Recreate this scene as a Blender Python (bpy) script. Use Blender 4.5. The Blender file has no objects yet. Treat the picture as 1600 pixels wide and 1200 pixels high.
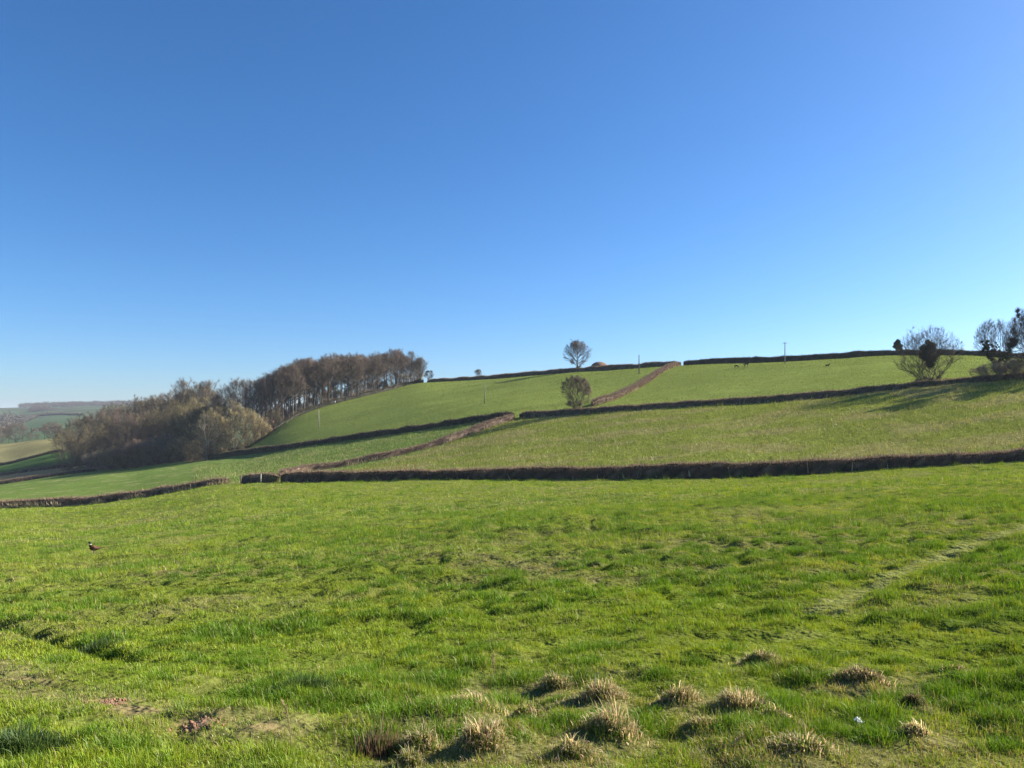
import bpy, bmesh, math, random
import numpy as np
from mathutils import Vector, Matrix

RS = np.random.RandomState
F = 1164.0            # focal length in photograph pixels (1600 wide)
CX, HY = 800.0, 650.0 # principal column and level of the horizon
D = bpy.data
sc = bpy.context.scene
COL = sc.collection
SUN_AZ, SUN_EL = math.radians(69), math.radians(27.6)

# ------------------------------------------------------------------ helpers
def tag(o, label=None, cat=None, group=None, kind=None):
    if label: o['label'] = label
    if cat: o['category'] = cat
    if group: o['group'] = group
    if kind: o['kind'] = kind
    return o

def link(o, parent=None):
    COL.objects.link(o)
    if parent is not None: o.parent = parent
    return o

def empty(name, loc):
    o = D.objects.new(name, None); o.location = loc; o.empty_display_size = 0.3
    return link(o)

def mesh_np(name, V, faces, C=None, mat=None, smooth=False):
    """V (n,3); faces = list of int arrays (m,k); C (n,3) vertex colours"""
    me = D.meshes.new(name)
    V = np.asarray(V, np.float32)
    me.vertices.add(len(V)); me.vertices.foreach_set('co', V.ravel())
    fs = [np.asarray(f, np.int32) for f in faces if len(f)]
    loops = np.concatenate([f.ravel() for f in fs])
    cnt = np.concatenate([np.full(len(f), f.shape[1], np.int32) for f in fs])
    st = np.zeros(len(cnt), np.int32); st[1:] = np.cumsum(cnt)[:-1]
    me.loops.add(len(loops)); me.loops.foreach_set('vertex_index', loops)
    me.polygons.add(len(cnt)); me.polygons.foreach_set('loop_start', st)
    me.polygons.foreach_set('loop_total', cnt)
    if smooth: me.polygons.foreach_set('use_smooth', np.ones(len(cnt), bool))
    if C is not None:
        a = me.attributes.new('Col', 'FLOAT_COLOR', 'POINT')
        C4 = np.ones((len(V), 4), np.float32); C4[:, :3] = np.clip(C, 0, 1)
        a.data.foreach_set('color', C4.ravel())
    me.update(calc_edges=True); me.validate()
    if mat: me.materials.append(mat)
    return me

def obj(name, me, parent=None, loc=None):
    o = D.objects.new(name, me)
    if loc is not None: o.location = loc
    return link(o, parent)

class MB:
    """collects tubes, lofts, quads, triangles into one mesh"""
    def __init__(s): s.v = []; s.q = []; s.t = []; s.c = []; s.n = 0
    def add(s, V, q=None, t=None, col=(.5, .5, .5)):
        V = np.asarray(V, float)
        s.v.append(V); c = np.asarray(col, float)
        s.c.append(np.broadcast_to(c, (len(V), 3)) if c.ndim == 1 else c)
        if q is not None and len(q): s.q.append(np.asarray(q) + s.n)
        if t is not None and len(t): s.t.append(np.asarray(t) + s.n)
        s.n += len(V)
    def tube(s, P, R, n=6, col=(.5, .5, .5), cap=True):
        P = np.asarray(P, float); m = len(P)
        R = np.broadcast_to(np.asarray(R, float), (m,) if np.ndim(R) < 2 else (m, 2))
        V = []; T = np.gradient(P, axis=0)
        for i in range(m):
            t = T[i] / (np.linalg.norm(T[i]) + 1e-9)
            up = np.array([0, 0, 1.]) if abs(t[2]) < .9 else np.array([0, 1., 0])
            a = np.cross(t, up); a /= np.linalg.norm(a); b = np.cross(a, t)
            ra, rb = (R[i], R[i]) if R.ndim == 1 else R[i]
            for k in range(n):
                w = 2 * math.pi * k / n
                V.append(P[i] + a * math.cos(w) * ra + b * math.sin(w) * rb)
        q = [(i * n + k, i * n + (k + 1) % n, (i + 1) * n + (k + 1) % n, (i + 1) * n + k) for i in range(m - 1) for k in range(n)]
        t = []
        if cap:
            V += [P[0], P[-1]]
            for k in range(n):
                t.append((m * n, (k + 1) % n, k)); t.append((m * n + 1, (m - 1) * n + k, (m - 1) * n + (k + 1) % n))
        if np.ndim(col) == 2:
            c = np.repeat(np.asarray(col), n, axis=0)
            if cap: c = np.vstack([c, col[0], col[-1]])
            col = c
        s.add(V, q, t, col)
    def box(s, c, d, col=(.5, .5, .5), ax=None):
        c = np.asarray(c, float); ax = np.eye(3) if ax is None else np.asarray(ax, float)
        V = [c + ax.T @ (np.array([i, j, k]) * np.asarray(d) / 2) for i in (-1, 1) for j in (-1, 1) for k in (-1, 1)]
        s.add(V, [(0, 1, 3, 2), (4, 6, 7, 5), (0, 4, 5, 1), (2, 3, 7, 6), (0, 2, 6, 4), (1, 5, 7, 3)], None, col)
    def mesh(s, name, mat, smooth=False):
        fs = []
        if s.q: fs.append(np.vstack(s.q))
        if s.t: fs.append(np.vstack(s.t))
        return mesh_np(name, np.vstack(s.v), fs, np.vstack(s.c), mat, smooth)

def hash2(ix, iy, seed):
    h = (ix.astype(np.int64) * 374761393 + iy.astype(np.int64) * 668265263 + seed * 1442695041) & 0xffffffff
    h = ((h ^ (h >> 13)) * 1274126177) & 0xffffffff
    return ((h ^ (h >> 16)) & 0xffffff) / float(0xffffff)

def vnoise(x, y, seed=0):
    x = np.asarray(x, float); y = np.asarray(y, float)
    xi = np.floor(x); yi = np.floor(y); fx = x - xi; fy = y - yi
    fx = fx * fx * (3 - 2 * fx); fy = fy * fy * (3 - 2 * fy)
    a = hash2(xi, yi, seed); b = hash2(xi + 1, yi, seed); c = hash2(xi, yi + 1, seed); d = hash2(xi + 1, yi + 1, seed)
    return (a * (1 - fx) + b * fx) * (1 - fy) + (c * (1 - fx) + d * fx) * fy

def fbm(x, y, seed=0, oct=4):
    s = 0; a = .5; tot = 0
    for i in range(oct):
        ca, sa = math.cos(.6 * i), math.sin(.6 * i)
        s = s + a * vnoise((x * ca - y * sa) * 2 ** i, (x * sa + y * ca) * 2 ** i, seed + 17 * i); tot += a; a *= .5
    return s / tot

def sstep(a, b, x):
    t = np.clip((np.asarray(x, float) - a) / (b - a), 0, 1); return t * t * (3 - 2 * t)

# ------------------------------------------------------------------ the lie of the land
def pchip_slopes(x, y):
    h = np.diff(x); d = np.diff(y) / h; m = np.zeros_like(y)
    for i in range(1, len(x) - 1):
        if d[i - 1] * d[i] > 0:
            w1 = 2 * h[i] + h[i - 1]; w2 = h[i] + 2 * h[i - 1]
            m[i] = (w1 + w2) / (w1 / d[i - 1] + w2 / d[i])
    m[0] = d[0]; m[-1] = d[-1]
    return m

def pchip(x, y, q):
    x = np.asarray(x, float); y = np.asarray(y, float); q = np.asarray(q, float)
    m = pchip_slopes(x, y); i = np.clip(np.searchsorted(x, q) - 1, 0, len(x) - 2)
    h = x[i + 1] - x[i]; t = (q - x[i]) / h
    r = ((2 * t**3 - 3 * t**2 + 1) * y[i] + (t**3 - 2 * t**2 + t) * h * m[i] + (-2 * t**3 + 3 * t**2) * y[i + 1] + (t**3 - t**2) * h * m[i + 1])
    r = np.where(q < x[0], y[0] + m[0] * (q - x[0]), r); r = np.where(q > x[-1], y[-1] + m[-1] * (q - x[-1]), r)
    return r

# survey of the land: along each feature line, bearing -> (level, distance)
LINES = [
 [(-400,1204,3.4),(0,1204,3.4),(800,1200,3.4),(1600,1198,3.4),(2000,1198,3.4)],
 [(-400,892,35),(0,871,35),(145,863,35),(330,848,35),(600,828,35),(800,814,35),(1000,804,35),(1200,794,35),(1400,784,35),(1600,774,35),(2000,760,35)],
 [(-400,822,120),(0,794,115),(110,790,115),(200,782,115),(280,770,115),(355,757,115),(440,753,110),(560,752,102),(700,750.5,95.5),(860,748.5,89.5),(1000,745.5,85),(1130,742.5,82),(1300,737.5,79),(1450,732,76.5),(1600,727,74),(2000,712,67)],
 [(-400,800,245),(0,757,260),(60,748,265),(110,741,270),(145,736,275),(200,731,272),(250,725,265),(330,717,250),(380,711,238),(450,702,216),(530,691,200),(600,681.5,189),(660,674,181),(750,660,171),(810,653,165),(870,650,160),(1000,641,150),(1130,633,145),(1300,620.5,140),(1450,606,137),(1600,593,133),(2000,572,126)],
 [(-400,776,318),(0,744,320),(60,735,325),(130,727,328),(200,721,318),(270,716,300),(330,712,275),(380,707,241.7),(450,678,243),(530,656,244),(600,642,240),(660,632,234),(800,620,216),(1000,606,196),(1200,595,181),(1400,583,172),(1600,575,165),(2000,563,158)],
 [(-400,748,385),(0,728,390),(50,716,395),(95,706,400),(150,704,390),(250,706,335),(330,708,288),(380,703,246),(415,682,258),(450,657,272),(490,640,283),(530,628.5,292),(600,612.5,312),(655,599,330),(700,597,320),(800,590,292),(880,583,275),(1000,575,255),(1070,571,247),(1200,567,232),(1300,561.5,225),(1400,556,220),(1500,556,216),(1600,562,212),(2000,566,206)],
 [(-400,712,460),(0,697,475),(95,686,475),(150,686,470),(250,692,420),(330,701,350),(380,702,305),(450,656.5,312),(530,628,328),(600,612,345),(660,599,362),(800,590,320),(1000,575,284),(1200,567,260),(1400,556,248),(1600,562,240),(2000,566,235)],
 [(-400,705,640),(0,691,640),(95,684,640),(150,684,640),(250,690,620),(330,698,600),(450,675,580),(530,660,560),(660,640,560),(800,625,500),(1000,610,450),(1200,600,420),(1400,592,400),(1600,592,400),(2000,595,400)],
 [(-400,668,1300),(0,662,1300),(95,652,1300),(150,649,1300),(250,648,1300),(450,655,1300),(800,655,1300),(2000,655,1300)],
 [(-400,640,2300),(0,637.5,2350),(45,636,2400),(90,634.5,2500),(150,633,2600),(250,632,2600),(450,640,2600),(800,642,2600),(2000,642,2600)],
 [(-400,652,7000),(800,652,7000),(2000,652,7000)],
]
def line_at(i, px):
    L = LINES[i]; x = [p[0] for p in L]; q = np.clip(px, -400, 2000)
    return pchip(x, [p[1] for p in L], q), pchip(x, [p[2] for p in L], q)

PXS = np.arange(-400, 2001, 6.0); LYS = np.linspace(math.log(2.8), math.log(7000), 1700)
S = 1.0 / np.exp(LYS)
TAB = np.zeros((len(PXS), len(LYS)))
_ln = [line_at(i, PXS) for i in range(len(LINES))]
for c in range(len(PXS)):
    ss = np.array([1.0 / _ln[i][1][c] for i in range(len(LINES))])[::-1]
    tt = np.array([(HY - _ln[i][0][c]) / F for i in range(len(LINES))])[::-1]
    TAB[c] = pchip(ss, tt, S)
k = np.exp(-0.5 * (np.arange(-6, 7) / 2.2) ** 2); k /= k.sum()
TP = np.pad(TAB, ((6, 6), (0, 0)), 'edge')
TAB = sum(k[j] * TP[j:j + len(PXS)] for j in range(13))

def t_lookup(px, Y):
    a = np.clip((np.clip(px, -400, 2000) + 400) / 6.0, 0, len(PXS) - 1.001); b = np.clip((np.log(Y) - LYS[0]) / (LYS[1] - LYS[0]), 0, len(LYS) - 1.001)
    i = a.astype(int); j = b.astype(int); fa = a - i; fb = b - j
    return (TAB[i, j] * (1 - fb) + TAB[i, j + 1] * fb) * (1 - fa) + (TAB[i + 1, j] * (1 - fb) + TAB[i + 1, j + 1] * fb) * fa

# furrows and tracks of the near field: world polylines filled below
TRACKS = {}
def hummock(x, y):
    """grazed tufts: rounded cushions with narrow trodden hollows between them"""
    k = 1 + .8 * sstep(15, 40, y)
    wx = x + .25 * vnoise(x / .8, y / .8, 300); wy = y + .25 * vnoise(x / .8, y / .8, 301)
    a = np.abs(2 * vnoise(wx / (.62 * k), wy / (.62 * k), 27) - 1); b = np.abs(2 * vnoise(wx / (.34 * k) + 9, wy / (.34 * k), 28) - 1)
    return np.minimum(1, 1.7 * a) * .65 + np.minimum(1, 1.6 * b) * .35

def relief(x, y):
    near = 1 - sstep(18, 40, y)
    r = (fbm(x / 1.3, y / 1.3, 5, 2) - .5) * .13 * near
    r = r + (fbm(x / .42, y / .42, 9, 2) - .5) * .075 * (1 - sstep(9, 18, y))
    r = r + .065 * lush(x, y) * (1 - sstep(45, 90, y))
    r = r + (vnoise(x / .9, y / .9, 23) - .5) * .10 * sstep(10, 20, y) * (1 - sstep(110, 190, y))
    r = r + hummock(x, y) * (.055 + .05 * sstep(5, 12, y) + .03 * sstep(20, 35, y)) * (1 - sstep(34, 62, y))
    if 'TUS_XY' in globals():
        m = y < 8
        if m.any():
            e = np.zeros(m.sum())
            for tx, ty, tw in TUS_XY: e = np.maximum(e, .04 * min(1.2, tw * ty / .22) * np.exp(-(((x[m] - tx) ** 2 + (y[m] - ty) ** 2) / (tw * ty * .62) ** 2)))
            r = np.array(r, float) * np.ones(np.shape(x)); r[m] += e
    hill = sstep(15, 60, y) * (1 - sstep(330, 420, y))
    r = r + (fbm(x / 26, y / 26, 3, 2) - .5) * .9 * hill
    r = r + (fbm(x / 4.5, y / 4.5, 21, 2) - .5) * .22 * sstep(6, 25, y) * (1 - sstep(150, 300, y))
    if 'rut' in TRACKS:
        m = np.abs(y - 8) < 9
        d = np.full(np.shape(x), 9.0); d[m] = poly_dist(x[m], y[m], TRACKS['rut'])
        r = r - .13 * np.exp(-(d / .16) ** 2)
    return r

def height(x, y, detail=True):
    x = np.atleast_1d(np.asarray(x, float)); y = np.atleast_1d(np.asarray(y, float))
    yy = np.maximum(y, 3.0)
    t = t_lookup(CX + F * x / yy, yy)
    z = t * yy + (yy - y) * .11
    return z + relief(x, yy) if detail else z

def ground_z(x, y): return float(height(x, y)[0])

def at_pixel(px, py, ymin=3.0, ymax=4000):
    """the first ground point seen in direction (px, py)"""
    Y = np.exp(np.linspace(math.log(ymin), math.log(ymax), 6000))
    X = (px - CX) / F * Y
    t = height(X, Y, False) / Y
    g = np.nonzero(t >= (HY - py) / F)[0]
    i = g[0] if len(g) else len(Y) - 1
    return float(X[i]), float(Y[i])

def at_depth(px, Y): return (px - CX) / F * Y, Y

def poly_dist(x, y, P):
    d = np.full(np.shape(x), 1e9)
    for (ax, ay), (bx, by) in zip(P[:-1], P[1:]):
        dx, dy = bx - ax, by - ay
        t = np.clip(((x - ax) * dx + (y - ay) * dy) / (dx * dx + dy * dy), 0, 1)
        d = np.minimum(d, np.hypot(x - ax - t * dx, y - ay - t * dy))
    return d

def px_poly(L): return [at_pixel(*p) for p in L]
TRACKS['rut'] = px_poly([(-120, 962), (0, 985), (60, 998), (120, 1012), (180, 1024), (250, 1036)])
TRACKS['soil'] = px_poly([(-60, 1040), (0, 1056), (60, 1082), (150, 1108), (230, 1122), (310, 1138), (420, 1146)])
TRACKS['path'] = px_poly([(1290, 960), (1340, 928), (1420, 893), (1500, 862), (1585, 831), (1700, 800)])
TRACKS['path2'] = px_poly([(1440, 960), (1526, 912), (1600, 872), (1700, 830)])
TRACKS['old'] = px_poly([(560, 870), (700, 872), (860, 890), (1010, 905)])

TAN = [(.66, .51, .29), (.58, .44, .25), (.46, .35, .19), (.70, .58, .36), (.20, .25, .045), (.17, .24, .035)]
TANG = TAN + [(.16, .22, .03), (.13, .20, .03)]
BRN = [(.20, .13, .085), (.14, .09, .06), (.28, .20, .13), (.12, .15, .03)]
TUS = [
 (738, 1112, 85, 42, 'long low straw tussock, the furthest left of the pale ones', TAN), (655, 1172, 50, 55, 'thin straw tussock right beside the dark dock clump', TANG), (752, 1182, 78, 50, 'straw tussock drooping left, lower middle of the foreground', TAN),
 (826, 1140, 52, 46, 'small rounded straw tussock between two larger pale ones', TANG), (868, 1074, 44, 36, 'small buff tussock standing furthest back in the middle', TANG), (943, 1102, 66, 44, 'rounded dark-hearted straw tussock with a taller one in front', TAN),
 (955, 1150, 84, 58, 'tallest pale straw tussock at the centre of the foreground', TAN), (1062, 1104, 68, 42, 'domed straw tussock alone right of centre', TAN), (1160, 1116, 78, 42, 'wide sprawling straw tussock right of the domed one', TAN),
 (1098, 1142, 62, 22, 'flat pale straw tussock lying below the sprawling one', TAN), (1212, 1136, 44, 32, 'small green and straw tussock left of the white scrap', TANG), (1350, 1072, 62, 30, 'brown flattened tussock standing furthest back on the right', BRN + TAN),
 (1428, 1102, 30, 26, 'smallest dark tussock right of the white scrap', BRN), (1186, 1050, 42, 28, 'small straw tussock furthest back, right of centre', TANG), (1488, 1050, 40, 18, 'low brown tussock nearest the right-hand track', BRN + TAN),
 (900, 1196, 70, 48, 'straw tussock at the bottom edge, below the tallest one', TANG), (1255, 1188, 90, 40, 'wide loose straw tussock at the bottom edge, right of centre', TANG), (1430, 1150, 50, 30, 'pinkish straw tussock right of and below the white scrap', TAN), (640, 1196, 40, 40, 'straw tussock at the bottom edge, left of centre', TANG)]
TUS_XY = [(*at_pixel(p, q), w / F) for p, q, w, h, l, c in TUS]

def near_dry(x, y):
    """0..1 how much dead straw stands among the green of the near field"""
    n = fbm(x / 3.2, y / 3.2, 40, 4); n2 = fbm(x / .7, y / .7, 44, 3); n3 = fbm(x / 11, y / 11, 47, 2)
    s = .36 * sstep(.5, .72, n) + .30 * sstep(.55, .75, n2) + .22 * sstep(.48, .7, n3)
    for nm, w, a in (('path', .17, 1.5), ('path2', .4, .7), ('soil', .34, .9), ('old', 1.2, .4)):
        m = np.abs(y - 15) < 30
        d = np.full(np.shape(x), 99.0); d[m] = poly_dist(x[m], y[m], TRACKS[nm])
        s = s + a * np.exp(-(d / w) ** 2) * (.5 + n2)
    px = CX + F * x / np.maximum(y, 1)
    s = s + .45 * sstep(1150, 1500, px) * (1 - sstep(3.6, 4.8, y)) + .75 * sstep(560, 760, px) * (1 - sstep(1420, 1560, px)) * (1 - sstep(4.4, 6.2, y)) * sstep(.46, .62, n2)
    m = y < 9
    if m.any():
        e = np.zeros(m.sum())
        for tx, ty, tw in TUS_XY: e = np.maximum(e, np.exp(-(((x[m] - tx) ** 2 + ((y[m] - ty) * .8) ** 2) / (tw * ty * .95) ** 2)))
        s = s + 0; s[m] += 1.4 * e * (.5 + n2[m])
    return np.clip(s, 0, 1)

def lush(x, y):
    """rank dark green clumps where the grass has been left"""
    n = vnoise(x / .55 + 7, y / .55, 60); g = fbm(x / 5, y / 5, 63, 3)
    far = vnoise(x / .95 + 3, y / .95, 66)
    n = n * (1 - sstep(12, 30, y)) + far * sstep(12, 30, y)
    k = sstep(.60, .82, n) * sstep(.30, .58, g)
    m = (y > 4) & (y < 45); d = np.full(np.shape(x), 9.0); d[m] = poly_dist(x[m], y[m], TRACKS['path'])
    return k * (1 - np.exp(-(d / .35) ** 2))

# ------------------------------------------------------------------ materials
def nodes_mat(name):
    m = D.materials.new(name); m.use_nodes = True; nt = m.node_tree; nt.nodes.clear()
    out = nt.nodes.new('ShaderNodeOutputMaterial')
    return m, nt, out

def leafy_mat(name, trans=.3, gain=(1.15, 1.1, .8), gloss=.03, rough=.5):
    m, nt, out = nodes_mat(name); N = nt.nodes.new; L = nt.links.new
    a = N('ShaderNodeAttribute'); a.attribute_name = 'Col'
    d = N('ShaderNodeBsdfDiffuse'); t = N('ShaderNodeBsdfTranslucent'); mx = N('ShaderNodeMixShader'); mx.inputs[0].default_value = trans
    g = N('ShaderNodeMix'); g.data_type = 'RGBA'; g.blend_type = 'MULTIPLY'; g.inputs['Factor'].default_value = 1
    g.inputs['B'].default_value = (*gain, 1)
    L(a.outputs['Color'], d.inputs['Color']); L(a.outputs['Color'], g.inputs['A']); L(g.outputs['Result'], t.inputs['Color'])
    L(d.outputs[0], mx.inputs[1]); L(t.outputs[0], mx.inputs[2]); sh = mx
    if gloss > 0:
        gl = N('ShaderNodeBsdfGlossy'); gl.inputs['Roughness'].default_value = rough
        m2 = N('ShaderNodeMixShader'); m2.inputs[0].default_value = gloss
        L(mx.outputs[0], m2.inputs[1]); L(gl.outputs[0], m2.inputs[2]); sh = m2
    L(sh.outputs[0], out.inputs['Surface'])
    return m

def rough_mat(name, scale=8, amp=.35, bump=.0, rough=.9):
    m, nt, out = nodes_mat(name); N = nt.nodes.new; L = nt.links.new
    p = N('ShaderNodeBsdfPrincipled'); p.inputs['Roughness'].default_value = rough
    p.inputs['Specular IOR Level'].default_value = .15
    a = N('ShaderNodeAttribute'); a.attribute_name = 'Col'
    tc = N('ShaderNodeTexCoord'); n = N('ShaderNodeTexNoise'); n.inputs['Scale'].default_value = scale; n.inputs['Detail'].default_value = 4
    r = N('ShaderNodeMapRange'); r.inputs['To Min'].default_value = 1 - amp; r.inputs['To Max'].default_value = 1 + amp
    L(tc.outputs['Object'], n.inputs['Vector']); L(n.outputs['Fac'], r.inputs['Value'])
    g = N('ShaderNodeMix'); g.data_type = 'RGBA'; g.blend_type = 'MULTIPLY'; g.inputs['Factor'].default_value = 1
    L(a.outputs['Color'], g.inputs['A']); L(r.outputs['Result'], g.inputs['B']); L(g.outputs['Result'], p.inputs['Base Color'])
    if bump:
        b = N('ShaderNodeBump'); b.inputs['Distance'].default_value = bump; L(n.outputs['Fac'], b.inputs['Height']); L(b.outputs['Normal'], p.inputs['Normal'])
    L(p.outputs[0], out.inputs['Surface'])
    return m

def ground_mat():
    m, nt, out = nodes_mat('pasture_turf'); N = nt.nodes.new; L = nt.links.new
    p = N('ShaderNodeBsdfPrincipled'); p.inputs['Roughness'].default_value = 1; p.inputs['Specular IOR Level'].default_value = 0
    a = N('ShaderNodeAttribute'); a.attribute_name = 'Col'
    tc = N('ShaderNodeTexCoord')
    def noise(sc_, det, stretch=None):
        n = N('ShaderNodeTexNoise'); n.inputs['Scale'].default_value = sc_; n.inputs['Detail'].default_value = det; n.inputs['Roughness'].default_value = .6
        L(tc.outputs['Object'], n.inputs['Vector']); return n
    n1 = noise(2.6, 3); n2 = noise(.9, 4); n3 = noise(9, 2)
    def mr(n, lo, hi, a0=.3, a1=.7):
        r = N('ShaderNodeMapRange'); r.inputs['From Min'].default_value = a0; r.inputs['From Max'].default_value = a1
        r.inputs['To Min'].default_value = lo; r.inputs['To Max'].default_value = hi; L(n.outputs['Fac'], r.inputs['Value']); return r
    r1 = mr(n1, .72, 1.25); r2 = mr(n2, .82, 1.16)
    mul = N('ShaderNodeMath'); mul.operation = 'MULTIPLY'; L(r1.outputs['Result'], mul.inputs[0]); L(r2.outputs['Result'], mul.inputs[1])
    g = N('ShaderNodeMix'); g.data_type = 'RGBA'; g.blend_type = 'MULTIPLY'; g.inputs['Factor'].default_value = 1
    L(a.outputs['Color'], g.inputs['A']); L(mul.outputs[0], g.inputs['B']); L(g.outputs['Result'], p.inputs['Base Color'])
    ad = N('ShaderNodeMath'); ad.operation = 'ADD'; L(n1.outputs['Fac'], ad.inputs[0])
    h3 = N('ShaderNodeMath'); h3.operation = 'MULTIPLY'; h3.inputs[1].default_value = .35; L(n3.outputs['Fac'], h3.inputs[0]); L(h3.outputs[0], ad.inputs[1])
    b = N('ShaderNodeBump'); b.inputs['Distance'].default_value = .24; b.inputs['Strength'].default_value = .8
    L(ad.outputs[0], b.inputs['Height']); L(b.outputs['Normal'], p.inputs['Normal'])
    L(p.outputs[0], out.inputs['Surface'])
    return m

M_GRASS = leafy_mat('grass_blades', .26, (1.25, 1.15, .5), .012, .4)
M_STRAW = leafy_mat('dead_grass', .52, (1.1, 1.05, .9), .02)
M_HEDGE = leafy_mat('hedge_twigs', .2, (1, 1, 1), .01)
M_BARK = rough_mat('bark', 3, .35)
M_TWIG = leafy_mat('bare_twigs', .0, (1, 1, 1), .0)
M_LEAF = leafy_mat('evergreen_leaves', .15, (1.1, 1.1, .7), .05, .4)
M_GROUND = ground_mat()
M_SOIL = rough_mat('red_soil', 30, .5, .02)
M_FEATHER = rough_mat('plumage', 60, .3)
M_COAT = rough_mat('horse_coat', 6, .2, 0, .6)
M_WOOD = rough_mat('weathered_wood', 5, .25)
M_METAL = rough_mat('galvanised_steel', 8, .15, 0, .5)
M_WHITE = rough_mat('white_paper', 30, .06)

# ------------------------------------------------------------------ ground sheets
GREEN = np.array([.175, .22, .034]); LUSH = np.array([.085, .165, .026]); STRAW = np.array([.36, .30, .15])
OLIVE = np.array([.175, .215, .05])

def field_colour(x, y):
    px = CX + F * x / np.maximum(y, .5)
    n = fbm(x / 22, y / 22, 71, 4)[:, None]; n2 = fbm(x / 6, y / 6, 73, 3)[:, None]
    py1, Y1 = line_at(2, px); py3, Y3 = line_at(3, px); py5, Y5 = line_at(5, px); _, Y4 = line_at(4, px); _, Y6 = line_at(6, px)
    c = np.tile(GREEN, (len(x), 1)); c = c * (.9 + .25 * n)
    dry = near_dry(x, y)[:, None] * .62
    near = c * (1 - dry) + STRAW * .8 * dry
    lu = lush(x, y)[:, None]; near = near * (1 - .5 * lu) + LUSH * .5 * lu
    near = near * (.58 + .2 * sstep(20, 60, y))[:, None]
    # soil track of the near field
    ds = np.full(len(x), 99.0); m = np.abs(y) < 20; ds[m] = poly_dist(x[m], y[m], TRACKS['soil'])
    so = (np.exp(-(ds / .16) ** 2) * sstep(.46, .62, fbm(x / .22, y / .22, 78, 3)))[:, None]
    so = so * .5; mp = (y > 4) & (y < 45); dq = np.full(len(x), 9.0); dq[mp] = poly_dist(x[mp], y[mp], TRACKS['path']); wq = np.exp(-(dq / .25) ** 2)[:, None]; wq = wq * .6; near = near * (1 - wq) + np.array([.17, .20, .055]) * wq; near = near * (1 - so) + np.array([.26, .17, .10]) * so
    # field two: rough, tufted, straw-flecked
    d2 = sstep(.42, .68, fbm(x / 9, y / 4, 80, 4))[:, None] * .5
    mid = (GREEN * [1.0, .93, 1.15]) * (.86 + .25 * n2); mid = mid * (1 - d2) + STRAW * .75 * d2
    # field left of the diagonal hedge: greener
    midl = np.array([.13, .19, .042]) * (.85 + .3 * n2)
    d3 = sstep(.6, .75, fbm(x / 5, y / 2.2, 84, 3))[:, None] * .45; midl = midl * (1 - d3) + STRAW * d3
    hx = np.interp(y, [110, 113, 123, 147, 165, 400], [-45, -42, -33.5, -12.6, 1.2, 60])
    w = sstep(-.6, .6, x - hx)[:, None]; mid = midl * (1 - w) + mid * w
    # field three: smooth olive green under the ridge
    top = OLIVE * (.72 + .36 * fbm(x / 46, y / 9, 88, 3)[:, None] + .26 * fbm(x / 7, y / 5, 89, 3)[:, None]); top = top * (1 - .12 * n2) + np.array([.11, .16, .03]) * .12 * n2
    # valley field on the far left: dry yellow green
    val = np.array([.25, .225, .095]) * (.55 + .85 * fbm(x / 14, y / 14, 90, 4)[:, None])
    strip = np.array([.25, .20, .10]) * (.8 + .4 * n2)
    far = np.array([.066, .105, .048]) * (.8 + .5 * fbm(x / 160, y / 320, 93, 2)[:, None])
    wd = sstep(.55, .6, fbm(x / 120, y / 60, 95, 3))[:, None] * sstep(900, 1500, y)[:, None]
    far = far * (1 - wd) + np.array([.055, .055, .04]) * wd
    def blend(a, b, Yb, soft): 
        w = sstep(-soft, soft, y - Yb)[:, None]; return a * (1 - w) + b * w
    c = blend(near, mid, Y1 + .4, .3)
    left = (1 - sstep(330, 385, px))[:, None]
    beyond = top * (1 - left) + strip * left
    c = blend(c, beyond, Y3 + .4, .4)
    v = blend(strip, np.tile([.06, .12, .03], (len(x), 1)), Y4 + 6, 4)  # dark green band: the lower wood's shadow painted into the field colour
    v = blend(v, val, Y5, 3)
    c = c * (1 - left * sstep(0, 4, y - Y4)[:, None]) + v * left * sstep(0, 4, y - Y4)[:, None]
    c = blend(c, far, np.maximum(Y6, 300) + 60, 30)
    # wood floor: leaf litter
    wf = sstep(2, 8, y - Y5) * sstep(395, 420, px) * (1 - sstep(640, 690, px)) + sstep(0, 12, y - Y3 - 6) * sstep(150, 200, px) * (1 - sstep(375, 405, px)) * (1 - sstep(400, 440, y))
    wf = np.clip(wf, 0, 1)[:, None]; c = c * (1 - wf) + np.array([.10, .075, .045]) * wf
    return c

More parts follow.
